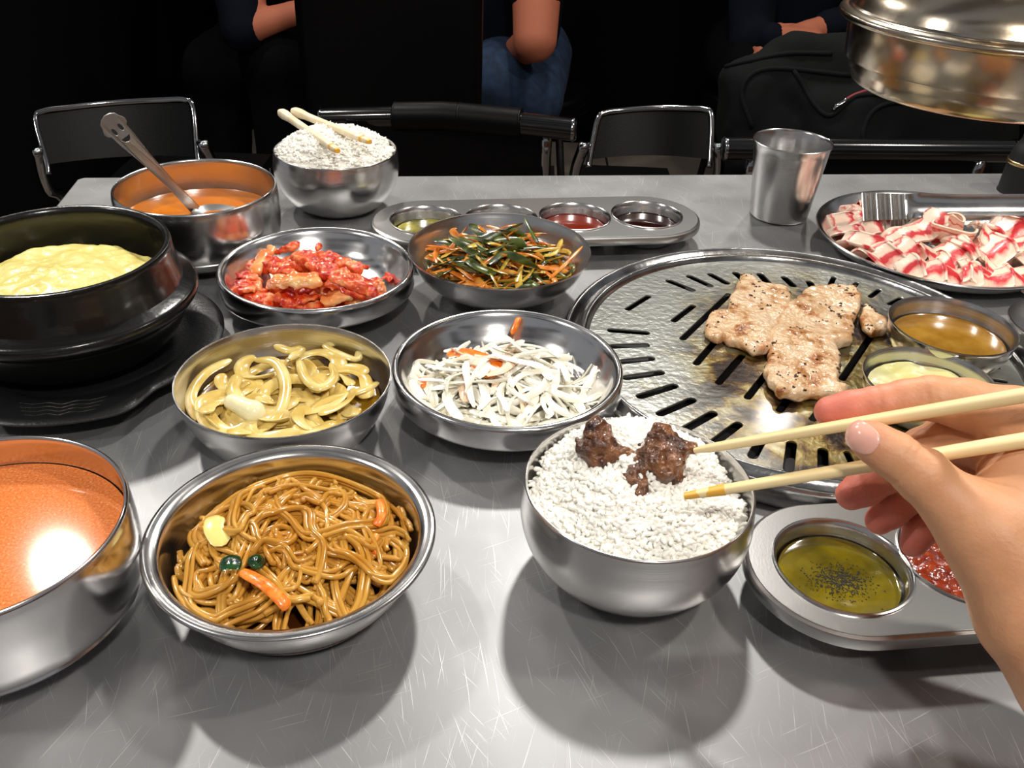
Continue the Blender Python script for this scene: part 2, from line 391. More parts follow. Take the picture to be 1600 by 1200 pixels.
NR = (.0628, .3468, 0); FR = (-.1678, .8083, 0); NO = (-.1005, .3244, 0); KI = (-.1474, .614, 0); RA = (-.0031, .4874, 0)
ON = (-.1351, .4588, 0); SC = (-.0137, .6423, 0); FS = (-.2574, .6924, 0); NS = (-.2281, .2947, 0)
bowl('rice_bowl', bowl_rice(), NR, 'steel rice bowl in front, heaped with white rice under the chopsticks')
bowl('rice_bowl', bowl_rice(), FR, 'steel rice bowl at the far table edge with chopsticks lying in its rice')
bowl('soup_bowl', bowl_soup(), FS, 'wide steel soup bowl at the back with a spoon standing in it')
bowl('soup_bowl', bowl_soup(), NS, 'steel soup bowl cut by the left frame edge beside the glass noodles', m_=STEELP)
bowl('side_dish_bowl', bowl_banchan(.0715), KI, 'shallow thick-walled steel dish holding red kimchi', 'dish', STEELP)
bowl('side_dish_bowl', bowl_banchan(.0717), RA, 'shallow thick-walled steel dish holding white shredded radish', 'dish', STEELP)
bowl('side_dish_bowl', bowl_thin(.0631, .035, .050, .0008, .55), ON, 'thin-rimmed steel dish holding pickled onion strips in brown liquid', 'dish')
bowl('side_dish_bowl', bowl_thin(.0691, .040, .032, .0008, .50), SC, 'flared thin steel bowl holding seasoned green scallion shreds', 'bowl')
bowl('side_dish_bowl', bowl_noodle(), NO, 'steel dish with broad flat rim holding brown glass noodles', 'dish')

# steel cup
cupc = (.2469, .8320)
prof = np.vstack([smoothprof([(0, .003), (.021, .003), (.0245, .0005), (.0262, .0012), (.0272, .005), (.0308, .038), (.0348, .070)], 5), [(.0358, .0712), (.0360, .0721), (.0354, .0726), (.0346, .0720), (.0340, .0705)],
                  smoothprof([(.0298, .038), (.0260, .006), (.023, .004), (0, .004)], 4)])
bowl('steel_cup', prof, (*cupc, 0), 'tall tapered stainless steel drinking cup beside the raw meat plate', 'cup')

# soups
SOUP = mat('orange_soup', rgb(214, 110, 24), .07, ramp=[(.3, rgb(190, 98, 10)), (.7, rgb(214, 126, 30))], nscale=22, bump=.04, bscale=40, spec=.6, coat=.5)
SOUP2 = mat('cloudy_orange_soup', rgb(226, 134, 72), .045, ramp=[(.3, rgb(206, 100, 34)), (.5, rgb(216, 120, 56)), (.66, rgb(226, 138, 78)), (.78, rgb(244, 196, 150))], nscale=900, ndetail=2, coat=.3)
tag(mk('soup', *disc(.0602, 0, menisc=.0001), SOUP, None, (FS[0], FS[1], .0345)), 'clear orange soup in the bowl with the standing spoon', 'soup')
tag(mk('soup', *disc(.0606, 0, menisc=.0001), SOUP2, None, (NS[0], NS[1], .0440)), 'cloudy orange soup in the bowl at the left frame edge', 'soup')

# spoon with a smiling cut-out handle
def spoon():
    a = P(306, 328, .036); b = P(163, 181, .118)
    ax = b - a; Lh = np.linalg.norm(ax); ax /= Lh
    n = np.array([-ray(230, 250)[0], -ray(230, 250)[1], -ray(230, 250)[2]]); n -= (n @ ax) * ax; n /= np.linalg.norm(n)
    s = np.cross(n, ax)
    k = Lh
    half = [(0, .0042), (.3 * k, .0034), (.6 * k, .0048), (.78 * k, .0068), (.86 * k, .0072), (.875 * k, .0092), (.90 * k, .0098), (.925 * k, .0088), (.94 * k, .0078), (.97 * k, .0068), (.99 * k, .0040)]
    out = [(x, y) for x, y in half] + [(k, 0)] + [(x, -y) for x, y in half[::-1]]
    eye = lambda cy: [(.872 * k + .0032 * math.cos(t), cy + .0016 * math.sin(t)) for t in np.linspace(0, 2 * math.pi, 12, endpoint=False)]
    mouth = [(.80 * k, .0042), (.795 * k, -.0042), (.765 * k, -.0022), (.755 * k, 0), (.765 * k, .0022)]
    V, F = plate2d(out, [eye(.0030), eye(-.0030), mouth], -.0006, .0006, .0002)
    V[:, 2] += .004 * np.sin(np.clip(V[:, 0] / k, 0, 1) * 3.1)
    W = a + V[:, :1] * ax + V[:, 1:2] * s + V[:, 2:3] * n
    root = empty('soup_spoon', tuple(a), 0, 'steel spoon with smiling cut-out handle standing in orange soup', 'spoon')
    mk('handle', W - a, F, STEELD, root, ang=35)
    # bowl of the spoon, in the soup, pointing down-right
    q = crom([(0, .0), (.006, 0), (.020, 0), (.034, 0), (.042, 0)], 4); th = np.linspace(0, 1, 13)
    Vb = []; nx, ny = 14, 9
    dirv = np.array([.93, -.30, -.02]); dirv /= np.linalg.norm(dirv); sd = np.cross([0, 0, 1], dirv); sd /= np.linalg.norm(sd); upv = np.cross(dirv, sd)
    for lay in (0, .0008):
        for i in range(nx + 1):
            x = i / nx; wd = .0155 * math.sqrt(max(1e-4, 1 - (2 * x - 1) ** 2)) + .0008
            for j in range(ny + 1):
                y = 2 * j / ny - 1; dz = -.006 * (1 - y * y) * math.sin(math.pi * x) + lay
                Vb.append(dirv * (x * .045 - .001) + sd * y * wd + upv * dz)
    g = (nx + 1) * (ny + 1); Fb = []
    for i in range(nx):
        for j in range(ny):
            c = i * (ny + 1) + j; f = (c, c + 1, c + ny + 2, c + ny + 1); Fb.append(f[::-1]); Fb.append(tuple(g + t for t in f))
    mk('spoon_bowl', np.array(Vb) + [0, 0, .001], Fb, STEELD, root)
spoon()

# ---------------------------------------------------------------- egg pot and saucer
PC = (-.2915, .5272)
prof = np.vstack([smoothprof([(0, .012), (.050, .012), (.056, .0125), (.066, .020), (.0745, .036), (.0765, .041)], 4),
                  smoothprof([(.0795, .0425), (.0823, .0465), (.0820, .0510), (.0790, .0530)], 3), smoothprof([(.0735, .0550), (.0715, .064), (.0700, .0760)], 4),
                  [(.0700, .0782), (.0692, .0800), (.0672, .0804), (.0655, .0795)], smoothprof([(.0645, .077), (.0650, .055), (.060, .03), (.04, .02), (0, .019)], 4)])
tag(mk('stone_pot', *lathe(prof, 128), STONE, None, (*PC, 0), ang=50), 'black stone pot of steamed egg on a black saucer', 'pot')
rs = np.random.RandomState(3)
EGG = mat('steamed_egg', rgb(240, 216, 104), .35, ramp=[(.3, rgb(226, 208, 110)), (.6, rgb(240, 226, 140)), (.8, rgb(246, 236, 170))], nscale=70, bump=.3, bscale=220, sss=.2, coat=.25, dist=.002)
V, F = disc(.0640, 0, 140, 34, menisc=0)
r_ = np.hypot(V[:, 0], V[:, 1]); th = np.arctan2(V[:, 1], V[:, 0])
V[:, 2] = .0016 * fbm(V * 60 + 5, 3) + .0006 * fbm(V * 240 + 9, 2) + .004 * (1 - (r_ / .064) ** 2)
back = np.clip((r_ / .064 - .70) / .3, 0, 1) * np.clip(np.sin(th) * 1.1 + .35, 0, 1)
V[:, 2] -= .024 * back ** 1.5 * (.8 + .5 * vnoise(V * 120 + 2))
tag(mk('steamed_egg', V, F, EGG, None, (*PC, .0600)), 'fluffy yellow steamed egg filling the black stone pot', 'egg')
sau = empty('pot_saucer', (-.2853, .5285, 0), 0, 'black round saucer with a lobed handle under the stone pot', 'saucer')
prof = np.vstack([[(0, .0095), (.050, .0095), (.060, .0095)], smoothprof([(.065, .0105), (.071, .0135), (.0750, .0150)], 3), [(.0765, .0154), (.0840, .0156), (.0872, .0154), (.0885, .0142), (.0880, .0128), (.084, .0110)], [(.076, .0090), (.064, .0015), (.06, 0), (0, 0)]])[::-1]
V, F = lathe(prof, 160)
a = np.arctan2(V[:, 1], V[:, 0]); rr = np.hypot(V[:, 0], V[:, 1])
for a0 in (math.radians(-77), math.radians(-257)):
    da = (a - a0 + math.pi) % (2 * math.pi) - math.pi
    lobe = np.clip((math.radians(38) - abs(da)) / math.radians(20), 0, 1); lobe = lobe * lobe * (3 - 2 * lobe)
    f_ = 1 + .155 * lobe * np.clip((rr - .064) / .02, 0, 1); V[:, 0] *= f_; V[:, 1] *= f_
mk('dish', V, F, SAUCERM, sau, ang=40)
for k in range(4):
    ts = np.linspace(-1, 1, 31); rad = .0815 + k * .0038
    an = math.radians(-77) + ts * math.radians(18 - k * 1.8)
    rad2 = rad + .0014 * np.cos(ts * 9.4) * (1 - abs(ts)) + .0008
    mk('embossed_line', *tube(np.stack([rad2 * np.cos(an), rad2 * np.sin(an), np.full(31, .0156)], -1), .0007 * (1.05 - abs(ts)) + .0001, seg=6), SAUCERM, sau)

# ---------------------------------------------------------------- sauce trays
def liquid(r, z, m_, loc, label, cat='sauce', **k):
    return tag(mk('sauce', *disc(r, 0, **k), m_, None, (loc[0], loc[1], z)), label, cat)
def tray(name, c0, yaw, label, wr=.0315):
    pitch = .0645; OR = .0445
    root = empty(name, (c0[0], c0[1], 0), yaw, label, 'tray')
    n = 4; pts = []
    for t in np.linspace(math.pi / 2, 1.5 * math.pi, 28): pts.append((OR * math.cos(t), OR * math.sin(t)))
    Lx = pitch * 3
    for t in np.linspace(-math.pi / 2, math.pi / 2, 28): pts.append((Lx + OR * math.cos(t), OR * math.sin(t)))
    holes = [circle(i * pitch, 0, wr, 64) for i in range(n)]
    V, F = plate2d(pts, holes, .0212, .0220, .0003)
    mb = MB().add(V, F)
    # rolled edge and skirt
    pl = np.array(pts + [pts[0]]); dn = []
    ctr = np.stack([np.clip(pl[:, 0], 0, Lx), np.zeros(len(pl))], -1); nv = (pl - ctr); nv /= np.linalg.norm(nv, axis=1)[:, None]
    rows = [(0, .0216), (.0018, .0208), (.0026, .0190), (.0024, .0150), (.0012, .0148), (.0006, .0190), (0, .0210)]
    Vs = np.concatenate([np.c_[pl + nv * o_, np.full(len(pl), z_)] for o_, z_ in rows]); k = len(pl)
    Fs = [(i * k + j, (i + 1) * k + j, (i + 1) * k + j + 1, i * k + j + 1) for i in range(len(rows) - 1) for j in range(k - 1)]
    mb.add(Vs, Fs)
    mb.build('tray_plate', STEELD, root, ang=35)
    wp = np.vstack([[(wr + .0012, .0219), (wr + .0010, .0229), (wr + .0002, .0232), (wr - .0008, .0226)], smoothprof([(wr - .0016, .0190), (wr - .0040, .0080), (wr - .0075, .0022), (0, .0012)], 4),
                    [(0, .0003), (wr - .006, .0010), (wr - .0028, .0080), (wr - .0004, .0200), (wr + .0012, .0219)]])
    for i in range(n): mk('well', *lathe(wp, 72), STEEL, root, (i * pitch, 0, 0), ang=50)
    return [tuple(np.array(c0) + i * pitch * np.array([math.cos(yaw), math.sin(yaw)])) for i in range(n)]
OILM = mat('sesame_oil', rgb(140, 122, 22), .04, ramp=[(.35, rgb(84, 74, 8)), (.65, rgb(138, 122, 22))], nscale=40, coat=1, spec=.8)
SPICE = mat('ground_pepper', rgb(24, 20, 8), .6)
REDS = mat('red_sauce', rgb(112, 34, 16), .12, coat=.6)
SOY = mat('soy_sauce', rgb(34, 12, 8), .05, coat=.6)
GOCH = mat('chilli_paste', rgb(150, 44, 8), .2, ramp=[(.35, rgb(112, 24, 3)), (.6, rgb(162, 56, 10)), (.8, rgb(196, 96, 30))], nscale=160, bump=.8, bscale=160, coat=.8, dist=.002)
w = tray('sauce_tray', (.1633, .3309), math.radians(8.2), 'steel four-well sauce tray under the hand, near right', .0325)
liquid(.0290, .0135, OILM, w[0], 'golden sesame oil with pepper sediment in the near tray')
# pepper sediment floating in the oil
mb = MB(); rs = np.random.RandomState(5)
for i in range(900):
    q = rs.normal(0, 1, 2) * [.0065, .0055] + [.0005, -.003]
    if np.hypot(*q) > .026: continue
    s = rs.uniform(.0001, .0003); b_ = box(q[0], q[1], 0, s * 2, s * 2, s * .6); mb.add(*b_)
tag(mb.build('ground_pepper', SPICE, None, loc=(w[0][0], w[0][1], .0137), smooth=False), 'dark ground pepper specks in the near sesame oil', 'pepper', kind='stuff')
liquid(.0288, .0135, GOCH, w[1], 'chunky red chilli paste in the near tray behind the hand', amp=.0012, ns=160, rings=24)
w = tray('sauce_tray', (-.0786, .7322), math.radians(9.6), 'steel four-well sauce tray at the back behind the scallion bowl', .0305)
OIL2 = mat('pale_oil', rgb(150, 140, 40), .06, ramp=[(.4, rgb(64, 60, 18)), (.6, rgb(176, 166, 70))], nscale=35, coat=1)
liquid(.0262, .0115, OIL2, w[0], 'yellow oil in the leftmost well of the far tray')
liquid(.0268, .0130, REDS, w[2], 'brownish red sauce in the far tray')
liquid(.0268, .0130, SOY, w[3], 'almost black soy sauce in the rightmost well of the far tray')

# ---------------------------------------------------------------- grill
GC = (.199, .557); GZ = .010
grill = empty('barbecue_grill', (*GC, 0), 0, 'round steel table grill with slotted oily plate and raised ring', 'grill')
RINGM = mat('worn_ring_steel', (.42, .42, .42, 1), .22, 1, ramp=[(.35, (.22, .22, .22, 1)), (.55, (.45, .45, .45, 1)), (.7, (.6, .6, .6, 1))], nscale=30, bump=.3, bscale=120)
prof = np.vstack([[(.150, .0006), (.166, .0006), (.1670, .0012)], smoothprof([(.1675, .003), (.1665, .0085), (.1645, .0130), (.1625, .0140), (.1600, .0130)], 3), smoothprof([(.1570, .0105), (.1545, .0118), (.1520, .0138), (.1500, .0142), (.1483, .0130)], 3), [(.1470, .0100), (.1465, .0085), (.1462, .0006), (.150, .0006)]])
mk('ring', *lathe(prof, 160), RINGM, grill, ang=60)
mk('drip_tray', *disc(.1462, .0022, 96, 4, menisc=0), BLACKM, grill)
def slot(a, b, wd, n=6):
    a = np.array(a); b = np.array(b); d = (b - a) / np.linalg.norm(b - a); t0 = math.atan2(d[1], d[0])
    return [tuple(b + wd * np.array([math.cos(t0 + t), math.sin(t0 + t)])) for t in np.linspace(-math.pi / 2, math.pi / 2, n)] + \
           [tuple(a - wd * np.array([math.cos(t0 + t), math.sin(t0 + t)])) for t in np.linspace(-math.pi / 2, math.pi / 2, n)]
def gp(u, v): return P(u, v, GZ)[:2] - np.array(GC)
slots = []
rad = [((955, 516), (1009, 520)), ((957, 541), (1009, 539)), ((972, 565), (1017, 560)), ((979, 590), (1032, 582)), ((1001, 619), (1053, 603)), ((1032, 646), (1081, 625)),
       ((1071, 670), (1114, 646)), ((1116, 691), (1153, 663)), ((1176, 712), (1188, 690)), ((1232, 733), (1237, 693)), ((1286, 730), (1286, 704)), ((1046, 439), (1081, 453)), ((1078, 432), (1109, 446)), ((1111, 429), (1135, 442)),
       ((1150, 427), (1164, 439)), ((1188, 429), (1200, 442)), ((1226, 434), (1239, 446)), ((1265, 441), (1272, 452))]
angs = []
for a_, b_ in rad:
    a_, b_ = gp(*a_), gp(*b_); slots.append(slot(a_, b_, .0034)); angs.append(math.atan2(a_[1], a_[0]))
mn = min(x for x in angs if x > 0); mxn = max(x for x in angs if x < 0)
k = 1
while True:
    t = mn - k * .135
    if t < mxn + .1: break
    c = np.array([math.cos(t), math.sin(t)]); slots.append(slot(c * .134, c * .118, .0024)); k += 1
for a_, b_ in [((981, 483), (1013, 463)), ((1053, 501), (1083, 478)), ((1067, 529), (1139, 460)), ((1088, 568), (1121, 529)), ((1123, 598), (1160, 555)), ((1168, 621), (1200, 581)), ((1218, 641), (1240, 614)),
               ((1316, 592), (1361, 525)), ((1270, 655), (1290, 628)), ((1180, 520), (1215, 475)), ((1240, 560), (1290, 495)), ((1380, 600), (1420, 545)), ((1330, 650), (1365, 600))]:
    slots.append(slot(gp(*a_), gp(*b_), .0027))
V, F = plate2d(circle(0, 0, .1464, 128), slots, GZ - .0016, GZ, .0003)
def grill_mat():
    mt = mat('oily_grill_steel', (.5, .5, .45, 1), .30, .7, bump=.5, bscale=190, dist=.0010)
    N = mt.node_tree.nodes; L = mt.node_tree.links; b = N['Principled BSDF']; tc = N.new('ShaderNodeTexCoord')
    n1 = N.new('ShaderNodeTexNoise'); n1.inputs['Scale'].default_value = 55; n1.inputs['Detail'].default_value = 6; L.new(tc.outputs['Object'], n1.inputs['Vector'])
    r1 = N.new('ShaderNodeValToRGB'); L.new(n1.outputs['Fac'], r1.inputs[0]); e = r1.color_ramp.elements; e.new(.5); e.new(.6)
    for i, (q, c) in enumerate([(.42, (.018, .008, .004, 1)), (.49, (.10, .055, .014, 1)), (.56, (.24, .175, .045, 1)), (.66, (.34, .31, .19, 1))]): e[i].position = q; e[i].color = c
    # burnt oil gathers under the meat and towards the near side; cleaner steel at the left rim
    mp = N.new('ShaderNodeMapping'); mp.inputs['Location'].default_value = (-.026, .040, 0); L.new(tc.outputs['Object'], mp.inputs[0])
    mp2 = N.new('ShaderNodeMapping'); mp2.inputs['Scale'].default_value = (7.6, 5.6, 1); L.new(mp.outputs[0], mp2.inputs[0])
    ln = N.new('ShaderNodeVectorMath'); ln.operation = 'LENGTH'; L.new(mp2.outputs[0], ln.inputs[0])
    n2 = N.new('ShaderNodeTexNoise'); n2.inputs['Scale'].default_value = 22; n2.inputs['Detail'].default_value = 5; L.new(tc.outputs['Object'], n2.inputs['Vector'])
    ad = N.new('ShaderNodeMath'); ad.operation = 'ADD'; L.new(ln.outputs['Value'], ad.inputs[0]); L.new(n2.outputs['Fac'], ad.inputs[1])
    mr = N.new('ShaderNodeMapRange'); mr.inputs[1].default_value = 1.05; mr.inputs[2].default_value = 1.55; L.new(ad.outputs[0], mr.inputs[0])
    mx = N.new('ShaderNodeMix'); mx.data_type = 'RGBA'; L.new(mr.outputs[0], mx.inputs[0]); L.new(r1.outputs[0], mx.inputs[6]); mx.inputs[7].default_value = (.36, .37, .34, 1)
    L.new(mx.outputs[2], b.inputs['Base Color'])
    b.inputs['Coat Weight'].default_value = .35; b.inputs['Coat Roughness'].default_value = .10
    return mt
mk('grill_plate', V, F, grill_mat(), grill, ang=30)

# ---------------------------------------------------------------- small sauce cups on the grill
def scup(c, R, h, label, z0=GZ):
    o = bowl('sauce_cup', bowl_thin(R, h, R * .78, .0009, .5), (c[0], c[1], z0), label, 'cup', STEEL); return o
scup((.2989, .5571), .0419, .026, 'small steel cup of brown dipping sauce on the grill edge')
scup((.2595, .4890), .0400, .023, 'small steel cup of pale creamy sauce behind the index finger')
scup((.3895, .5745), .0400, .030, 'small steel cup cut off by the right frame edge', 0.0003)
BRS = mat('brown_sauce', rgb(150, 108, 34), .12, ramp=[(.35, rgb(136, 94, 26)), (.7, rgb(164, 124, 50))], nscale=60, coat=.4)
CRS = mat('cream_sauce', rgb(232, 226, 150), .25, ramp=[(.35, rgb(222, 214, 128)), (.7, rgb(240, 238, 190))], nscale=30, bump=.4, bscale=60, coat=.3, dist=.003)
liquid(.0370, GZ + .0138, BRS, (.2989, .5571), 'brown dipping sauce in the small cup on the grill')
liquid(.0352, GZ + .0128, CRS, (.2595, .4890), 'pale yellow creamy sauce in the small cup near the finger', amp=.0012, ns=90, rings=16)
# ---------------------------------------------------------------- rice
RICE = mat('cooked_rice', (.93, .91, .84, 1), .45, spec=.35)
RICEB = mat('rice_mass', (.90, .88, .80, 1), .7, spec=.1)
def grains(mb, top, R, n, seed, ln=.0031, wd=.0013, depth=.0020):
    rs = np.random.RandomState(seed)
    u_, v_ = 7, 5
    th = np.linspace(0, np.pi, v_); ph = np.linspace(0, 2 * np.pi, u_, endpoint=False)
    S = np.array([[math.cos(t), math.sin(t) * math.cos(p), math.sin(t) * math.sin(p)] for t in th[1:-1] for p in ph] + [[1, 0, 0], [-1, 0, 0]])
    Fg = []
    for i in range(v_ - 3):
        for j in range(u_): Fg.append((i * u_ + j, (i + 1) * u_ + j, (i + 1) * u_ + (j + 1) % u_, i * u_ + (j + 1) % u_))
    a0 = len(S) - 2
    for j in range(u_): Fg.append((a0, j, (j + 1) % u_)); Fg.append((a0 + 1, (v_ - 3) * u_ + (j + 1) % u_, (v_ - 3) * u_ + j))
    for _ in range(n):
        r = R * math.sqrt(rs.rand()); t = rs.rand() * 6.283; x, y = r * math.cos(t), r * math.sin(t)
        z = top(np.array([x]), np.array([y]))[0] + rs.uniform(-depth, .0010)
        d = rs.normal(0, 1, 3) * [1, 1, .3]; d /= np.linalg.norm(d); n_ = np.cross(d, rs.normal(0, 1, 3)); n_ /= np.linalg.norm(n_); b_ = np.cross(d, n_)
        l = ln * rs.uniform(.8, 1.12); w_ = wd * rs.uniform(.85, 1.15)
        Vg = S[:, :1] * d * l + S[:, 1:2] * n_ * w_ + S[:, 2:3] * b_ * w_ * .85
        Vg = Vg + n_ * (.12 * l * (S[:, :1] ** 2)) + [x, y, z]
        mb.add(Vg, Fg)
def rice_near(x, y):
    r = np.hypot(x, y) / .0525
    p = np.stack([x * 60, y * 60, x * 0 + 3.1], -1)
    h = .0475 + .0175 * np.clip(1 - r ** 2.2, 0, 1) + .006 * y / .05 + .0030 * fbm(p, 2)
    # a trough along the left rim and the right rear
    h = h - .007 * np.exp(-(((x + .043) / .010) ** 2 + ((y - .012) / .020) ** 2)) - .008 * np.exp(-(((x - .046) / .009) ** 2 + ((y - .008) / .018) ** 2))
    return h
def mound(top, R, n=90, rings=40, zb=.03):
    V, F = disc(R, 0, n, rings, menisc=0)
    V[:, 2] = top(V[:, 0], V[:, 1]); r = np.hypot(V[:, 0], V[:, 1]); V[:, 2] -= .012 * np.clip(r / R - .96, 0, 1) / .04
    return V, F
def two(mb, name, loc, label, cat): return tag(mb.build(name, [RICE, RICEB], None, loc=loc), label, cat, kind='stuff')
mb = MB(); V, F = mound(lambda x, y: rice_near(x, y) - .0008, .0525); mb.add(V, F, 1)
grains(mb, rice_near, .0515, 4200, 1)
two(mb, 'cooked_rice', (NR[0], NR[1], 0), 'white steamed rice heaped in the front rice bowl', 'rice')
def rice_far(x, y):
    r = np.hypot(x, y) / .0525
    return .0500 + .0215 * np.clip(1 - r ** 3.2, 0, 1) + .0042 * fbm(np.stack([x * 45, y * 45, x * 0 + 9.4], -1), 3) - .006 * np.exp(-(((x - .008) / .022) ** 2 + ((y + .004) / .016) ** 2))
mb = MB(); V, F = mound(lambda x, y: rice_far(x, y) - .0012, .0525); mb.add(V, F, 1)
grains(mb, rice_far, .0515, 2400, 2, depth=.0025)
two(mb, 'cooked_rice', (FR[0], FR[1], 0), 'fluffy white rice heaped in the far rice bowl', 'rice')

# ---------------------------------------------------------------- chopsticks
def stick(name, a, b, ra, rb, label, group, mts=(WOOD,), tipm=None, flare=0):
    a = np.array(a); b = np.array(b); root = None
    n = 24; t = np.linspace(0, 1, n)[:, None]; p = (b - a) * t
    r = ra + (rb - ra) * t[:, 0] ** .8; r[0] *= .6; r[1] *= .95
    if flare: r = r + flare * np.clip((t[:, 0] - .82) / .1, 0, 1) * np.where(t[:, 0] > .97, .5, 1)
    # squarish section; origin at the tip, local x along the stick
    L = np.linalg.norm(b - a); V, F = tube(np.c_[t * L, t * 0, t * 0], r, r * .88, seg=16, power=3.2)
    q = Vector(b - a).to_track_quat('X', 'Z')
    o = mk(name, V, F, mts[0], None, tuple(a), ang=50); o.rotation_mode = 'QUATERNION'; o.rotation_quaternion = q
    tag(o, label, 'chopstick', group)
    if tipm:
        k = 6; V, F = tube(np.c_[np.linspace(-.0002, L * .10, k), np.zeros(k), np.zeros(k)], np.linspace(r[0] + .0003, r[3] + .00025, k), np.linspace(r[0], r[3], k) * .88 + .0002, seg=16, power=3.2)
        mk('stained_tip', V, F, tipm, o, ang=50)['label'] = 'sauce stained tip'
    return o
UA, UB = D(1085, 704, .412), D(1800, 584, .318)
LA, LB = D(1070, 775, .398), D(1800, 655, .339)
stick('chopstick', UA, UB, .0020, .0031, 'upper wooden chopstick held by thumb and index finger', 'chopsticks held in the hand')
stick('chopstick', LA, LB, .0020, .0032, 'lower wooden chopstick with yellow stained tip touching the rice', 'chopsticks held in the hand', tipm=STAIN)
stick('chopstick', P(528, 236, .0735), P(440, 176, .064), .0030, .0036, 'left wooden chopstick lying in the rice of the far bowl', 'chopsticks in the far rice bowl', (WOODF,), STAIN, .0010)
stick('chopstick', P(578, 222, .0735), P(460, 174, .068), .0030, .0036, 'right wooden chopstick lying in the rice of the far bowl', 'chopsticks in the far rice bowl', (WOODF,), STAIN, .0010)

# ---------------------------------------------------------------- grilled meat on the rice
BEEF = mat('grilled_beef', rgb(120, 64, 36), .28, ramp=[(.3, rgb(44, 22, 12)), (.46, rgb(92, 54, 30)), (.6, rgb(130, 84, 50)), (.8, rgb(164, 116, 74))], nscale=110, bump=.9, bscale=330, coat=.5, dist=.0025)
def blob(name, parts, m_, label, cat, h=.0009, amp=.0012, fr=330, k=.003, seed=0, group=None, pad=.004, c=None):
    parts = [(np.array(a, float), np.array(b, float), ra, rb) for a, b, ra, rb in parts]
    pts = np.array([q for a, b, _, _ in parts for q in (a, b)]); R = max(max(p[2], p[3]) for p in parts) + pad
    c = pts.mean(0) if c is None else np.array(c)
    def f(G):
        d = None
        for a, b, ra, rb in parts:
            e = cap(G, a, b, ra, rb); d = e if d is None else smin(d, e, k)
        return (d + amp * fbm(G * fr + seed, 2)) * .7
    V, Q = nets(f, pts.min(0) - R, pts.max(0) + R, h)
    return tag(mk(name, V - c, Q, m_, None, tuple(c)), label, cat, group)
def pc(lst, z0, r=.0045): return [(P(a[0], a[1], z0 + a[2]), P(b[0], b[1], z0 + b[2]), ra, rb) for a, b, ra, rb in lst]
blob('grilled_beef', pc([((930, 668, .014), (922, 700, .008), .0042, .0062), ((922, 700, .008), (935, 722, .004), .0058, .0048), ((935, 722, .004), (940, 734, .002), .0045, .0022), ((935, 690, .008), (952, 712, .005), .004, .004),
      ((952, 712, .005), (985, 716, .003), .004, .0042), ((985, 716, .003), (972, 728, .001), .0036, .0028), ((934, 660, .016), (938, 655, .018), .0012, .0008), ((945, 672, .012), (948, 700, .008), .0035, .004)], .061), BEEF,
     'browned piece of grilled beef on the rice, farther from the chopsticks', 'meat', h=.0007, amp=.0019, fr=260, seed=3)
blob('grilled_beef', pc([((1030, 680, .014), (1048, 722, .007), .0048, .0068), ((1016, 700, .010), (1040, 740, .004), .0045, .006), ((1048, 690, .013), (1075, 698, .011), .0042, .0036), ((1060, 704, .010), (1056, 738, .004), .0050, .0040),
      ((1015, 722, .006), (994, 734, .003), .0045, .0038), ((994, 734, .003), (988, 750, .001), .0034, .0028), ((988, 750, .001), (1003, 758, .0), .0028, .0026), ((1003, 758, 0), (998, 772, -.001), .0026, .0022), ((1020, 690, .013), (1008, 694, .012), .0026, .0018)], .061), BEEF,
     'dark glazed piece of grilled beef on the rice at the chopstick tips', 'meat', h=.0007, amp=.0020, fr=250, seed=8)

# ---------------------------------------------------------------- pork on the grill
PORK = mat('grilled_pork', rgb(220, 176, 134), .30, ramp=[(.30, rgb(104, 56, 24)), (.38, rgb(176, 114, 60)), (.46, rgb(214, 172, 126)), (.60, rgb(232, 204, 168)), (.72, rgb(206, 152, 108))], nscale=62, ndetail=6, bump=.8, bscale=260, coat=.35, sss=.12, dist=.002)
CHAR = mat('char_speck', rgb(66, 36, 14), .5)
def slab(name, poly_px, z0, th, m_, label, cat, h=.0011, amp=.0012, seed=0, edge=.0035, tilt=None, specks=0):
    poly = np.array([P(u, v, z0 + th)[:2] for u, v in poly_px]); c = poly.mean(0)
    pl = poly - c
    def f(G):
        xy = G[..., :2] + .0012 * np.stack([vnoise(G * 160 + seed), vnoise(G * 160 + seed + 5)], -1)
        d2 = polyd(xy[:, :, 0], pl)[:, :, None] + .001 * vnoise(G * 230 + 3 + seed)
        zc = th / 2 + .0016 * vnoise(np.concatenate([G[..., :2] * 42, G[..., 2:] * 0], -1) + seed)
        dz = abs(G[..., 2] - zc) - th / 2 + .0006 * fbm(G * 190 + seed, 2) * (amp / .0012)
        return smin(np.maximum(d2, dz), np.maximum(d2, dz), .001) if edge == 0 else np.where((d2 + edge > 0) & (dz + edge > 0), np.hypot(np.maximum(d2 + edge, 0), np.maximum(dz + edge, 0)) - edge, np.maximum(d2, dz))
    lo = np.r_[pl.min(0) - .004, -.004]; hi = np.r_[pl.max(0) + .004, th + .006]
    V, Q = nets(f, lo, hi, h)
    o = tag(mk(name, V, Q, m_, None, (c[0], c[1], z0)), label, cat)
    if specks:
        rs = np.random.RandomState(seed + 40); mb = MB(); topv = V[(V[:, 2] > th * .75) & (vnoise(V * 75 + seed) > .02)]
        for q in topv[rs.choice(len(topv), specks)]:
            s = .0003 + .0012 * rs.rand() ** 2.5; e, F = tube([q - [0, 0, .0004], q + [0, 0, .0001], q + [0, 0, .0004]], np.array([s, s, s * .5]), seg=7); mb.add(e + 0.0003 * rs.normal(0, 1, e.shape), F)
        mb.build('char_specks', CHAR, o)['kind'] = 'stuff'
    return o
z = GZ + .0004
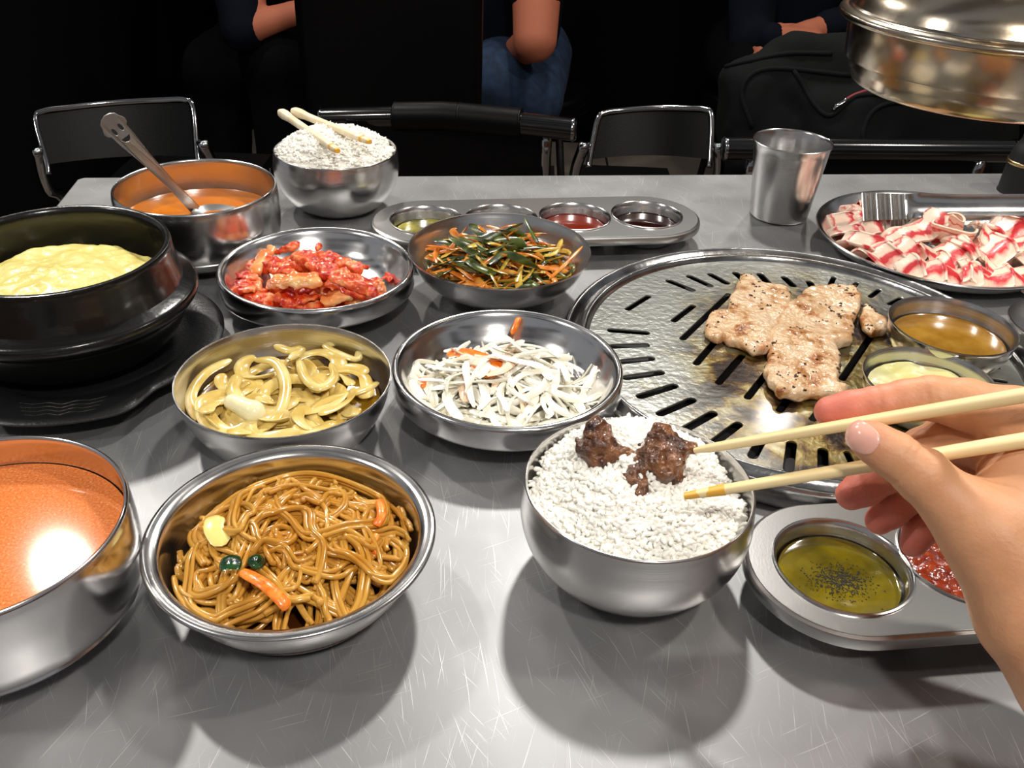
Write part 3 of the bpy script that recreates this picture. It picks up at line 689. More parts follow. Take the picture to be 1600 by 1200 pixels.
slab('pork_slice', [(1164, 424), (1180, 430), (1196, 440), (1216, 441), (1232, 448), (1240, 462), (1222, 496), (1206, 530), (1204, 540), (1180, 545), (1160, 533), (1138, 528), (1132, 520), (1122, 526), (1104, 514), (1103, 502), (1112, 484), (1140, 480), (1138, 470), (1150, 445), (1158, 424)],
     z, .008, PORK, 'smaller grilled pork belly slice on the left of the grill', 'meat', seed=2, specks=50)
slab('pork_slice', [(1256, 448), (1272, 444), (1300, 442), (1336, 446), (1347, 460), (1344, 480), (1336, 492), (1336, 512), (1332, 530), (1308, 534), (1314, 552), (1316, 572), (1312, 594), (1330, 600), (1326, 608), (1304, 611), (1270, 609), (1246, 612), (1220, 610), (1204, 590), (1196, 572), (1204, 544), (1208, 512), (1218, 488), (1236, 466), (1244, 464)],
     z, .009, PORK, 'larger grilled pork belly slice in the middle of the grill', 'meat', seed=7, specks=90)
slab('pork_slice', [(1350, 466), (1366, 478), (1386, 492), (1390, 506), (1384, 514), (1364, 516), (1352, 508), (1346, 490)], z, .0075, PORK, 'small browned pork scrap touching the brown sauce cup', 'meat', seed=12, specks=18)

# ---------------------------------------------------------------- glass noodles
NOOD = mat('glass_noodle', rgb(210, 150, 60), .2, ramp=[(.3, rgb(190, 126, 34)), (.7, rgb(222, 170, 76))], nscale=35, trans=.12, coat=.6, ior=1.38)
SAUCEB = mat('soy_dressing', rgb(70, 34, 8), .12, coat=.6)
rs = np.random.RandomState(11); mb = MB()
def ztop_n(x, y): r = np.hypot(x, y) / .057; return .0220 + .0180 * np.clip(1 - r ** 2.3, 0, 1)
for g in range(125):
    # a guide curve: drifting loops, kept inside the bowl; strands run along it side by side
    c = rs.normal(0, 1, 2); c = c / np.linalg.norm(c) * .038 * rs.rand() ** .5
    m_ = 46; t = np.linspace(0, rs.uniform(2.2, 6.5), m_); R1 = rs.uniform(.008, .034); ph = rs.rand() * 6.28; el = rs.uniform(.45, 1); ro = rs.rand() * 3.14
    x = R1 * np.cos(t + ph) + rs.uniform(-.004, .004) * t; y = R1 * el * np.sin((t + ph) * rs.choice([1, 1, .7])) + rs.uniform(-.004, .004) * t
    x, y = x * math.cos(ro) - y * math.sin(ro), x * math.sin(ro) + y * math.cos(ro)
    x = x - x.mean() + c[0]; y = y - y.mean() + c[1]
    x = x + .0025 * vnoise(np.stack([t * 1.7 + g, t * 0, t * 0 + 4.2], -1)) * 1.4; y = y + .0025 * vnoise(np.stack([t * 1.7 + g, t * 0 + 8, t * 0], -1)) * 1.4
    lev = rs.rand() ** .8
    zz = .0030 * vnoise(np.stack([t * 1.1, t * 0 + g * 1.7, t * 0], -1))
    for s in range(rs.choice([2, 3, 4])):
        ox, oy, oz = rs.normal(0, .0016, 3)
        X = x + ox + .0009 * vnoise(np.stack([t * 2 + g * 3 + s, t * 0, t * 0 + s], -1)); Y = y + oy + .0009 * vnoise(np.stack([t * 2 + s * 9, t * 0 + g, t * 0], -1))
        r = np.hypot(X, Y); lim = .0530; f_ = np.where(r > lim, (lim + (r - lim) * .15) / np.maximum(r, 1e-6), 1); X = X * f_; Y = Y * f_
        Z = .006 + (ztop_n(X, Y) - .006) * (.35 + .65 * lev) + zz + oz * .6 + s * .0004
        Z = np.maximum(Z, .0045 + .020 * np.clip((np.hypot(X, Y) - .040) / .016, 0, 1) ** 1.3)
        V, F = tube(crom(np.stack([X, Y, Z], -1), 2), rs.uniform(.0011, .0015), seg=6); mb.add(V, F)
tag(mb.build('glass_noodles', NOOD, None, loc=NO), 'tangled glossy brown glass noodles filling the flat-rimmed dish', 'noodles', kind='stuff')
tag(mk('dressing', *disc(.0540, 0, menisc=0), SAUCEB, None, (NO[0], NO[1], .0120)), 'dark dressing pooled under the glass noodles', 'sauce')
CARR = mat('carrot', rgb(240, 128, 30), .3, ramp=[(.35, rgb(226, 104, 14)), (.7, rgb(248, 150, 56))], nscale=300, bump=.3, bscale=500, coat=.3)
def strip(name, pts, wd, th, m_, label, cat, group=None, normal=(0, 0, 1), twist=0, seg=8, power=3, taper=.5, parent=None, n=6):
    pts = crom(pts, n); c = pts.mean(0); k = len(pts); t = np.linspace(0, 1, k)
    pf = np.clip(np.minimum(t, 1 - t) / .12, 0, 1) ** .5 * (1 - taper) + taper
    V, F = tube(pts - c, wd * pf, th * np.clip(pf, .5, 1), seg=seg, normal=normal, twist=twist, power=power)
    return tag(mk(name, V, F, m_, parent, tuple(c), ang=60), label, cat, group)
strip('carrot_strip', [P(378, 893, .040), P(412, 912, .0415), P(440, 938, .038), P(450, 950, .035)], .0030, .0010, CARR, 'bright carrot strip lying diagonally on top of the glass noodles', 'carrot', taper=.7)
strip('carrot_strip', [P(593, 782, .0375), P(596, 805, .0375), P(588, 822, .035)], .0023, .0013, CARR, 'carrot strip at the upper right of the glass noodles', 'carrot', taper=.8)
strip('carrot_strip', [P(588, 835, .033), P(582, 852, .032), P(590, 866, .030)], .0020, .0012, CARR, 'short carrot strip half buried below the upper right noodle carrot', 'carrot', taper=.8)
ONI = mat('translucent_onion', rgb(232, 210, 130), .25, ramp=[(.3, rgb(222, 190, 96)), (.7, rgb(240, 226, 170))], nscale=60, coat=.5, sss=.3, trans=.1)
CABB = mat('cooked_onion', rgb(236, 214, 130), .25, coat=.5, sss=.3)
strip('onion_piece', [P(338, 806, .038), P(334, 826, .038), P(350, 852, .036)], .0046, .0006, CABB, 'pale onion piece tucked in the left of the noodles', 'onion', taper=.3)
LEAF = mat('dark_green_leaf', rgb(14, 50, 18), .22, ramp=[(.4, rgb(8, 34, 12)), (.7, rgb(30, 78, 28))], nscale=130, bump=.5, bscale=300, coat=.6)
strip('spinach_leaf', [P(343, 884, .040), P(360, 878, .0415), P(378, 880, .040)], .0046, .0006, LEAF, 'dark green leaf left of the diagonal carrot strip', 'leaf', taper=.3)
strip('spinach_leaf', [P(390, 884, .040), P(402, 876, .041), P(408, 888, .038)], .0040, .0006, LEAF, 'small dark green leaf just above the diagonal carrot strip', 'leaf', taper=.3)

# ---------------------------------------------------------------- pickled onion
PICK = mat('pickled_onion', rgb(214, 186, 92), .2, ramp=[(.3, rgb(192, 156, 72)), (.5, rgb(214, 186, 104)), (.72, rgb(234, 216, 150))], nscale=50, coat=.4, bump=.15, bscale=200)
BRINE = mat('onion_brine', rgb(120, 84, 14), .06, ramp=[(.4, rgb(92, 58, 8)), (.6, rgb(150, 112, 24))], nscale=30, coat=.8)
tag(mk('brine', *disc(.0555, 0), BRINE, None, (ON[0], ON[1], .0150)), 'golden brown brine in the pickled onion dish', 'brine')
rs = np.random.RandomState(23)
def arc(c, R, a0, a1, el, ro, z0, z1, n=7):
    t = np.linspace(a0, a1, n); x = R * np.cos(t); y = R * el * np.sin(t)
    return np.stack([c[0] + x * math.cos(ro) - y * math.sin(ro), c[1] + x * math.sin(ro) + y * math.cos(ro), np.linspace(z0, z1, n) + .0012 * np.sin(t * 2 + c[0] * 900)], -1)
def onion(pts, wd=.0033, th=.0013, tw=0, lab='curved translucent yellow onion strip in the brown pickle'):
    return strip('onion_strip', pts, wd, th, PICK, lab, 'onion', 'pickled onion strips', taper=.45, twist=tw, power=2.6, n=5)
for i in range(78):
    c = rs.normal(0, 1, 2); c = c / np.linalg.norm(c) * .038 * rs.rand() ** .6
    R = rs.uniform(.011, .026); a0 = rs.rand() * 6.28; sp_ = rs.uniform(1.5, 4.0)
    lv = .0125 + .013 * (i / 78)
    q = arc(c, R, a0, a0 + sp_, rs.uniform(.55, 1), rs.rand() * 3.1, lv + rs.uniform(-.003, .001), lv + rs.uniform(-.002, .002))
    r = np.hypot(q[:, 0], q[:, 1]); f_ = np.where(r > .048, .048 / np.maximum(r, 1e-6), 1); q[:, 0] *= f_; q[:, 1] *= f_
    onion(q + [ON[0], ON[1], 0], rs.uniform(.0030, .0056), rs.uniform(.0008, .0012), rs.uniform(-1.2, 1.2))
# the ones that show singly
def px(l): return [P(u, v, z_) for u, v, z_ in l]
onion(px([(398, 562, .028), (430, 566, .030), (446, 600, .028), (436, 645, .024), (400, 676, .020), (360, 682, .018)]), .0036, .0015, .2, 'long thick onion strip arching down the middle of the pickle dish')
onion(px([(372, 585, .029), (364, 610, .028), (378, 628, .026)]), .0042, .0016, .2, 'short onion strip with a bulb tip in the upper pickle dish')
onion(px([(466, 560, .028), (478, 592, .027), (500, 606, .026), (522, 590, .026), (518, 568, .026)]), .0030, .0014, .3, 'looped onion strip right of centre in the pickle dish')
onion(px([(560, 548, .024), (556, 562, .024), (520, 548, .024), (510, 540, .024), (530, 537, .023), (555, 548, .022)]), .0028, .0014, .3, 'curled onion ring near the far rim of the pickle dish')
onion(px([(590, 598, .020), (560, 612, .022), (510, 626, .022), (486, 645, .020), (505, 668, .018)]), .0034, .0014, .2, 'wide curved onion strip at the right of the pickle dish')
onion(px([(360, 562, .027), (320, 585, .026), (298, 620, .022), (310, 655, .019)]), .0040, .0015, .2, 'broad onion strip bending round the left of the pickle dish')
onion(px([(430, 540, .030), (452, 548, .031), (470, 546, .031), (452, 562, .030)]), .0034, .0016, .1, 'knobbly onion piece topmost near the back of the pickle dish')
GARL = mat('white_onion_heart', rgb(240, 232, 188), .25, coat=.5, sss=.3)
blob('onion_heart', [(P(362, 628, .027), P(396, 644, .026), .0046, .0068)], GARL, 'pale thick onion heart at the front left of the pickle dish', 'onion', h=.0009, amp=.0004, fr=120)

# ---------------------------------------------------------------- shredded radish
RAD = mat('pickled_radish', rgb(250, 246, 228), .2, ramp=[(.3, rgb(246, 240, 216)), (.7, rgb(253, 252, 244))], nscale=60, trans=.06, coat=.3, ior=1.36)
RADP = mat('pink_radish', rgb(246, 214, 186), .2, coat=.4, ior=1.36)
rs = np.random.RandomState(31)
for i in range(290):
    a = rs.rand() * 6.28; r = .054 * rs.rand() ** .55
    c = np.array([r * math.cos(a) - .004, r * math.sin(a) - .008])
    if c[1] > .018 and abs(c[0]) > .03: c *= .6
    if c[1] > .026: c[1] *= .6
    k = rs.rand(); base = .0072 + .026 * np.clip(1 - (np.hypot(c[0] + .002, c[1] + .006) / .056) ** 2, 0, 1) * (.25 + .75 * (i / 290))
    base += .006 * np.exp(-((c[0] - .012) ** 2 + (c[1] - .008) ** 2) / .00016)
    L_ = rs.uniform(.012, .024); ro = rs.rand() * 6.28; cv = rs.uniform(-1.6, 1.6); t = np.linspace(-1, 1, 5)
    q = np.stack([L_ * t, cv * .006 * (1 - t * t) + .0012 * np.sin(t * 3 + i), rs.uniform(-.004, .004) * t + .0022 * (1 - t * t)], -1)
    q[:, :2] = q[:, :2] @ np.array([[math.cos(ro), math.sin(ro)], [-math.sin(ro), math.cos(ro)]])
    q += [c[0], c[1], base]; rr = np.hypot(q[:, 0], q[:, 1]); lim = .060; f_ = np.where(rr > lim, lim / np.maximum(rr, 1e-6), 1); q[:, 0] *= f_; q[:, 1] *= f_
    q[:, 2] = np.maximum(q[:, 2], .0065 + .016 * np.clip((np.hypot(q[:, 0], q[:, 1]) - .036) / .025, 0, 1) ** 1.4)
    strip('radish_shred', q + [RA[0], RA[1], 0], rs.uniform(.0014, .0032), rs.uniform(.0005, .0010), RADP if (k < .22 and np.hypot(c[0] + .012, c[1]) < .022) else RAD,
          'thin translucent white shred in the heap of pickled radish', 'radish', 'pickled radish shreds', twist=rs.uniform(-2, 2), power=2.5, n=3, seg=6)
strip('carrot_strip', px([(800, 522, .027), (806, 508, .030), (811, 496, .032)]), .0022, .0012, CARR, 'carrot tip standing up at the back of the radish heap', 'carrot', taper=.3)
strip('carrot_strip', px([(700, 551, .025), (728, 552, .028), (768, 566, .029), (784, 578, .0285)]), .0062, .0006, CARR, 'wide orange carrot slice lying across the radish heap', 'carrot', taper=.4)
strip('carrot_strip', px([(736, 566, .028), (752, 574, .0285), (770, 590, .027)]), .0046, .0006, CARR, 'small carrot slice in the middle of the radish heap', 'carrot', taper=.4)
strip('carrot_strip', px([(656, 590, .018), (668, 606, .018)]), .0034, .0012, CARR, 'pale carrot slice at the left rim of the radish dish', 'carrot', taper=.5)

# ---------------------------------------------------------------- scallion salad
SG = mat('dark_scallion', rgb(34, 52, 20), .3, ramp=[(.35, rgb(26, 40, 12)), (.65, rgb(84, 96, 32))], nscale=80, coat=.3, bump=.2, bscale=300)
SO = mat('seasoned_scallion', rgb(206, 118, 30), .22, ramp=[(.3, rgb(176, 74, 12)), (.55, rgb(214, 130, 40)), (.75, rgb(226, 176, 84))], nscale=90, coat=.6)
SY = mat('yellow_scallion', rgb(196, 164, 50), .22, ramp=[(.3, rgb(170, 120, 24)), (.7, rgb(214, 190, 84))], nscale=70, coat=.6)
rs = np.random.RandomState(41)
for i in range(285):
    a = rs.rand() * 6.28; r = .052 * rs.rand() ** .6; c = np.array([r * math.cos(a), r * math.sin(a) - .003])
    base = .013 + (.013 + .020 * np.clip(1 - (np.hypot(c[0], c[1]) / .056) ** 2, 0, 1)) * (.2 + .8 * (i / 285))
    L_ = rs.uniform(.010, .024); ro = rs.normal(0, .9); cv = rs.uniform(-1, 1); t = np.linspace(-1, 1, 5); tl = rs.uniform(-.006, .006)
    q = np.stack([L_ * t, cv * .005 * (1 - t * t), tl * t + .002 * (1 - t * t)], -1)
    q[:, :2] = q[:, :2] @ np.array([[math.cos(ro), math.sin(ro)], [-math.sin(ro), math.cos(ro)]])
    q += [c[0], c[1], base]; rr = np.hypot(q[:, 0], q[:, 1]); f_ = np.where(rr > .056, .056 / np.maximum(rr, 1e-6), 1); q[:, 0] *= f_; q[:, 1] *= f_
    q[:, 2] = np.maximum(q[:, 2], .006 + .026 * np.clip((np.hypot(q[:, 0], q[:, 1]) - .036) / .026, 0, 1) ** 1.2)
    kd = rs.rand(); m_, lb, gr, wd = (SG, 'dark green scallion strip in the seasoned scallion salad', 'dark green scallion strips', rs.uniform(.0016, .0036)) if kd < .34 else \
        (SO, 'thin orange seasoned shred in the scallion salad', 'orange seasoned scallion shreds', rs.uniform(.0011, .0028)) if kd < .74 else (SY, 'yellowish shred in the seasoned scallion salad', 'yellow scallion shreds', rs.uniform(.0012, .0030))
    strip('scallion_strip', q + [SC[0], SC[1], 0], wd, .0006, m_, lb, 'scallion', gr, twist=rs.uniform(-2.5, 2.5), power=2.5, n=3, seg=6, taper=.3)
strip('scallion_strip', px([(842, 382, .040), (830, 362, .047), (819, 340, .052)]), .0020, .0007, SG, 'pointed green scallion tip sticking up at the back of the salad', 'scallion', taper=.15)
strip('scallion_strip', px([(858, 436, .032), (884, 412, .038), (910, 385, .043)]), .0016, .0007, SO, 'long orange shred resting against the right rim of the scallion bowl', 'scallion', taper=.3)
strip('scallion_strip', px([(840, 400, .038), (866, 396, .040), (878, 374, .043)]), .0022, .0008, SY, 'yellow curved scallion strip at the right of the salad', 'scallion', taper=.3)
strip('scallion_strip', px([(800, 380, .041), (830, 384, .041), (862, 394, .038)]), .0028, .0009, SO, 'broad orange scallion strip on top of the salad', 'scallion', taper=.3)
strip('scallion_strip', px([(730, 405, .041), (748, 418, .040), (775, 428, .037)]), .0042, .0010, SG, 'widest dark scallion leaf on the front of the salad', 'scallion', taper=.3)

# ---------------------------------------------------------------- kimchi
KR = mat('red_kimchi', rgb(200, 50, 20), .2, ramp=[(.28, rgb(140, 14, 4)), (.42, rgb(196, 40, 12)), (.56, rgb(226, 96, 44)), (.7, rgb(240, 168, 110))], nscale=130, ndetail=5, bump=.7, bscale=260, coat=.4, sss=.05, dist=.002)
KW = mat('pale_kimchi_rib', rgb(238, 170, 96), .2, ramp=[(.3, rgb(214, 84, 34)), (.5, rgb(236, 150, 84)), (.7, rgb(244, 204, 140))], nscale=45, bump=.3, bscale=200, coat=.6, sss=.25)
KJ = mat('kimchi_juice', rgb(196, 40, 8), .08, coat=.8)
def leafpiece(pts, wd, th, m_, lab, seed, h=.0010, amp=.0019, grp=None):
    pts = crom([P(*p_) for p_ in pts], 3); c = pts.mean(0)
    pts = pts - c
    def f(G):
        d = None
        for i in range(len(pts) - 1):
            e = pts[i + 1] - pts[i]; q = G - pts[i]; t = np.clip((q @ e) / (e @ e), 0, 1); r_ = q - t[..., None] * e
            hz = np.cross(e, [0, 0, 1.]); hz /= np.linalg.norm(hz) + 1e-9
            a = abs(r_ @ hz); rest = np.linalg.norm(r_ - (r_ @ hz)[..., None] * hz, axis=-1)
            zz = np.hypot(np.maximum(a - wd + th, 0), rest) - th
            d = zz if d is None else np.minimum(d, zz)
        return (d + amp * fbm(G * 210 + seed, 2)) * .7
    pad = wd + .003
    V, Q = nets(f, pts.min(0) - pad, pts.max(0) + pad, h)
    return tag(mk('kimchi_piece', V, Q, m_, None, tuple(c)), lab, 'kimchi', grp)
tag(mk('kimchi_juice', *disc(.030, 0, menisc=-.0003), KJ, None, (KI[0] - .006, KI[1] - .018, .0100)), 'red kimchi juice pooled at the front of the dish', 'juice')
leafpiece([(470, 398, .034), (500, 415, .036), (540, 436, .034), (585, 452, .028)], .0085, .0035, KR, 'long red kimchi leaf folded over the top of the heap', 1)
leafpiece([(428, 440, .030), (455, 438, .034), (495, 436, .034)], .0080, .0030, KW, 'pale thick kimchi rib in the middle of the heap', 2)
leafpiece([(400, 425, .022), (412, 402, .027), (425, 388, .028)], .0042, .0026, KW, 'narrow pale kimchi strip at the left of the heap', 3)
leafpiece([(385, 440, .018), (400, 462, .016), (425, 475, .014)], .0090, .0035, KR, 'red kimchi piece at the front left of the heap', 4)
leafpiece([(440, 462, .022), (465, 474, .018), (500, 478, .015)], .0080, .0036, KR, 'red kimchi piece at the very front of the heap', 5)
leafpiece([(510, 470, .020), (545, 458, .024), (590, 446, .022)], .0075, .0038, KW, 'orange white kimchi rib at the front right of the heap', 6)
leafpiece([(430, 395, .026), (450, 388, .031), (465, 384, .033)], .0034, .0026, KR, 'thin curled kimchi shred topmost at the back left', 7)
leafpiece([(500, 400, .032), (530, 410, .034), (560, 420, .030)], .0065, .0035, KR, 'ragged red kimchi leaf at the back of the heap', 8)
leafpiece([(520, 440, .031), (560, 455, .026), (596, 470, .018)], .0072, .0032, KR, 'red kimchi leaf sloping down to the right rim', 9)
leafpiece([(395, 415, .018), (440, 415, .026), (480, 412, .030)], .0090, .0045, KR, 'broad red kimchi leaf beneath the left of the heap', 10)
leafpiece([(440, 440, .016), (500, 450, .018), (560, 450, .014)], .0150, .0055, KR, 'thick red kimchi layer at the bottom of the heap', 11)
rk = np.random.RandomState(77)
words = ['upper left', 'upper middle', 'upper right', 'left side', 'centre left', 'centre right', 'right side', 'lower left', 'lower middle', 'lower right', 'far left end', 'far right end']
spots = [(415, 408), (480, 402), (548, 418), (388, 432), (448, 424), (522, 428), (590, 438), (412, 468), (478, 466), (560, 472), (384, 450), (600, 462)]
for i, (u, v) in enumerate(spots):
    a_ = rk.uniform(-.7, .7); L_ = rk.uniform(14, 26); zz = .030 - .014 * (abs(u - 485) / 120) ** 1.5 - (.008 if v > 455 else 0)
    leafpiece([(u - L_ * math.cos(a_), v - L_ * .5 * math.sin(a_) + 3, zz - .003), (u, v, zz + .002), (u + L_ * math.cos(a_), v + L_ * .5 * math.sin(a_) + 2, zz - .003)], rk.uniform(.004, .0072), rk.uniform(.0014, .0024), KW if i % 4 == 1 else KR,
              'crumpled seasoned kimchi leaf at the %s of the heap' % words[i], 30 + i, h=.0009, amp=.0020)
leafpiece([(496, 388, .036), (499, 384, .037)], .0020, .0018, KR, 'tiny chilli flake clump on top of the kimchi', 12)
# ---------------------------------------------------------------- raw meat plate
PCT = (.3700, .7610); PR = .1049
prof = np.vstack([[(0, .001), (.080, .001), (.086, .002)], smoothprof([(.094, .006), (.1015, .0145)], 3), [(.1035, .0150), (.1049, .0156), (.1052, .0166), (.1045, .0174), (.1030, .0170), (.1010, .0163)], smoothprof([(.0930, .0085), (.086, .0036), (.078, .0024), (0, .0024)], 4)])
bowl('meat_plate', prof, (*PCT, 0), 'large round steel plate of raw sliced meat at the right edge', 'plate', STEEL)
RAW = bpy.data.materials.new('raw_pork_belly'); RAW.use_nodes = True
def rawm():
    N = RAW.node_tree.nodes; L = RAW.node_tree.links; b = N['Principled BSDF']; b.inputs['Roughness'].default_value = .35; b.inputs['Coat Weight'].default_value = .2
    b.inputs['Subsurface Weight'].default_value = .3; b.inputs['Subsurface Scale'].default_value = .003; b.inputs['Subsurface Radius'].default_value = (1, .5, .4)
    uv = N.new('ShaderNodeUVMap'); nz = N.new('ShaderNodeTexNoise'); nz.inputs['Scale'].default_value = 2.2; nz.inputs['Detail'].default_value = 3
    tc = N.new('ShaderNodeTexCoord'); L.new(uv.outputs[0], nz.inputs['Vector'])
    sx = N.new('ShaderNodeSeparateXYZ'); L.new(uv.outputs[0], sx.inputs[0])
    ma = N.new('ShaderNodeMath'); ma.operation = 'MULTIPLY_ADD'; ma.inputs[1].default_value = .6; L.new(nz.outputs['Fac'], ma.inputs[0]); L.new(sx.outputs[1], ma.inputs[2])
    r = N.new('ShaderNodeValToRGB'); L.new(ma.outputs[0], r.inputs[0]); e = r.color_ramp.elements
    fat, lean, mid = rgb(246, 216, 194), rgb(206, 50, 56), rgb(234, 150, 138)
    st = [(0, fat), (.40, fat), (.46, mid), (.50, lean), (.64, lean), (.68, mid), (.73, fat), (1.02, fat), (1.06, lean), (1.15, fat)]
    while len(e) < len(st): e.new(.5)
    for i, (q, c) in enumerate(st): e[i].position = q / 1.3; e[i].color = c
    mm = N.new('ShaderNodeMath'); mm.operation = 'MULTIPLY'; mm.inputs[1].default_value = 1 / 1.3; L.new(ma.outputs[0], mm.inputs[0]); L.new(mm.outputs[0], r.inputs[0])
    L.new(r.outputs[0], b.inputs['Base Color'])
    bu = N.new('ShaderNodeBump'); n2 = N.new('ShaderNodeTexNoise'); n2.inputs['Scale'].default_value = 300; L.new(tc.outputs['Object'], n2.inputs['Vector']); bu.inputs['Strength'].default_value = .3; bu.inputs['Distance'].default_value = .0008
    L.new(n2.outputs['Fac'], bu.inputs['Height']); L.new(bu.outputs[0], b.inputs['Normal'])
rawm()
def sheet(name, fn, ns, nt, loc, rz, label, th=.0022, seed=0):
    """folded slice of meat: fn(s, t) -> xyz, s along the slice, t across it"""
    S, T = np.meshgrid(np.linspace(0, 1, ns), np.linspace(0, 1, nt), indexing='ij')
    Q = fn(S, T); du = np.gradient(Q, axis=0); dv = np.gradient(Q, axis=1); n_ = np.cross(du, dv); n_ /= np.linalg.norm(n_, axis=-1)[..., None] + 1e-9
    A_ = (Q + n_ * th / 2).reshape(-1, 3); B_ = (Q - n_ * th / 2).reshape(-1, 3); k = ns * nt; V = np.vstack([A_, B_]); F = []
    for i in range(ns - 1):
        for j in range(nt - 1):
            a = i * nt + j; F.append((a, a + nt, a + nt + 1, a + 1)); F.append((k + a, k + a + 1, k + a + nt + 1, k + a + nt))
    ring = [i * nt for i in range(ns)] + [(ns - 1) * nt + j for j in range(1, nt)] + [i * nt + nt - 1 for i in range(ns - 2, -1, -1)] + [j for j in range(nt - 2, 0, -1)]
    for i in range(len(ring)): a, b = ring[i], ring[(i + 1) % len(ring)]; F.append((a, b, k + b, k + a))
    o = mk(name, V, F, RAW, None, loc, rz)
    uvl = o.data.uv_layers.new(name='UVMap'); vi = np.zeros(len(o.data.loops), int); o.data.loops.foreach_get('vertex_index', vi)
    uvv = np.stack([np.r_[S.ravel(), S.ravel()] * 3 + seed * 1.7, np.r_[T.ravel(), T.ravel()]], -1)
    uvl.data.foreach_set('uv', uvv[vi].ravel())
    return tag(o, label, 'raw meat', 'raw meat slices on the large plate')
def fold(L_, W_, nf, amp, z0, bend=0, lift=0, seed=0, round_=.5):
    def f(S, T):
        ph = S * nf * 2 * math.pi + seed
        x = (S - .5) * L_ + amp * .55 * np.sin(ph * 2) * round_; z_ = z0 + amp * (.5 + .5 * np.sin(ph)) + lift * S + .0012 * np.sin(T * 7 + seed)
        y = (T - .5) * W_ * (1 + .12 * np.sin(ph + 1)) + bend * (S - .5) ** 2 + .0015 * np.sin(S * 17 + seed)
        z_ = z_ - .007 * (abs(T - .5) * 2) ** 2.5
        return np.stack([x, y, z_], -1)
    return f
sl = [(1324, 350, 88, .036, .030, 1.6, .008), (1352, 376, 60, .046, .036, 2.0, .008), (1392, 396, 30, .050, .034, 2.2, .009), (1440, 412, 10, .050, .034, 2.1, .010), (1494, 424, -4, .050, .034, 2.2, .010),
      (1548, 430, -12, .050, .034, 2.0, .010), (1590, 428, -20, .050, .034, 2.0, .010), (1345, 330, 130, .040, .028, 1.5, .007), (1380, 320, 172, .044, .026, 1.7, .007), (1352, 350, 100, .040, .028, 1.4, .010),
      (1530, 398, 20, .052, .036, 1.6, .013), (1580, 392, -30, .050, .036, 1.8, .013), (1482, 398, 10, .046, .036, 1.2, .013), (1612, 404, -60, .042, .032, 1.8, .010), (1608, 372, -90, .040, .030, 1.8, .010), (1560, 370, 35, .046, .032, 1.5, .014)]
for i, (u, v, an, L_, W_, nf, am) in enumerate(sl):
    q = P(u, v, .012)
    wh = ['at the left rim of the plate', 'second from the left along the front rim', 'third from the left along the front rim', 'fourth from the left along the front rim', 'at the front rim below the rolled rosette', 'along the front rim, right of the rosette', 'along the front rim at the frame edge',
          'at the upper left rim', 'tucked under the tip of the tongs', 'inside the left end of the ring of slices', 'in the second row right of the rosette', 'in the second row at the frame edge', 'just in front of the rolled rosette', 'at the right rim outside the frame, front', 'at the right rim outside the frame, back', 'behind the second row under the tongs arm'][i]
    sheet('raw_meat_slice', fold(L_, W_, nf * .8, am * 1.15, .0068 + .0012 * (i % 3) + (.004 if i >= 9 else 0), seed=i * 1.3, bend=.01), 46, 16, (q[0], q[1], 0), math.radians(an), 'folded raw pink meat slice ' + wh, seed=i)
def roll(S, T):
    th_ = S * 4.6 * math.pi * .62; r = .0035 + .0155 * S ** .9; 
    x = r * np.cos(th_) * 1.12; y = r * np.sin(th_) * .95; z_ = .014 + .022 * T - .010 * S + .002 * np.sin(th_ * 2); k_ = 1 + .22 * (T - .5) * S
    return np.stack([x * k_ - .006 * (1 - T), y * k_ - .004 * (1 - T), z_], -1)
q = P(1486, 352, .026)
sheet('raw_meat_slice', roll, 90, 14, (q[0], q[1], 0), math.radians(200), 'x', seed=21)['label'] = 'raw meat slice rolled into a rosette on top of the plate'
def drape(S, T): 
    return np.stack([(S - .5) * .052, (T - .5) * .032 + .008 * (S - .5) ** 2, .012 + .018 * S ** .8 + .003 * np.sin(S * 8) - .004 * (2 * T - 1) ** 2], -1)
q = P(1432, 362, .018)
sheet('raw_meat_slice', drape, 40, 14, (q[0], q[1], 0), math.radians(28), 'x', seed=25)['label'] = 'raw meat slice leaning up against the left of the rolled rosette'

# tongs lying across the plate
tg = empty('serving_tongs', tuple(P(1500, 330, .03)), 0, 'steel tongs with ribbed jaws lying across the raw meat plate', 'tongs')
def tongarm(a, b, wa, wb, label=None):
    a = np.array(a); b = np.array(b); d = b - a; L_ = np.linalg.norm(d); d /= L_; n_ = np.array([0, -.75, .66]); n_ -= (n_ @ d) * d; n_ /= np.linalg.norm(n_); s_ = np.cross(n_, d)
    m_ = 150; nt = 13; V = []
    for lay in (0, .0010):
        for i in range(m_):
            t = i / (m_ - 1); x = t * L_; wd = wa + (wb - wa) * np.clip(t * 2.2, 0, 1)
            for j in range(nt):
                y = 2 * j / (nt - 1) - 1
                jaw = x < .040
                z_ = (.0011 * abs(math.sin(x * math.pi / .0042)) - .0005) if jaw else .004 * (y * y) * min(1, (x - .040) / .01)
                V.append(a + d * x + s_ * y * wd / 2 + n_ * (z_ - lay) - np.array(tg.location))
    g = m_ * nt; F = []
    for i in range(m_ - 1):
        for j in range(nt - 1):
            c = i * nt + j; F.append((c, c + 1, c + nt + 1, c + nt)); F.append((g + c, g + c + nt, g + c + nt + 1, g + c + 1))
    for i in range(m_ - 1):
        c = i * nt; F.append((c, c + nt, g + c + nt, g + c)); c += nt - 1; F.append((c, g + c, g + c + nt, c + nt))
    for j in range(nt - 1): F.append((j, g + j, g + j + 1, j + 1)); c = (m_ - 1) * nt + j; F.append((c, c + 1, g + c + 1, g + c))
    mk('tongs_arm', V, F, STEEL, tg, ang=50)
tongarm(P(1348, 323, .030), P(1680, 322, .038), .026, .020)
tongarm(P(1392, 347, .016), P(1680, 338, .020), .024, .020)
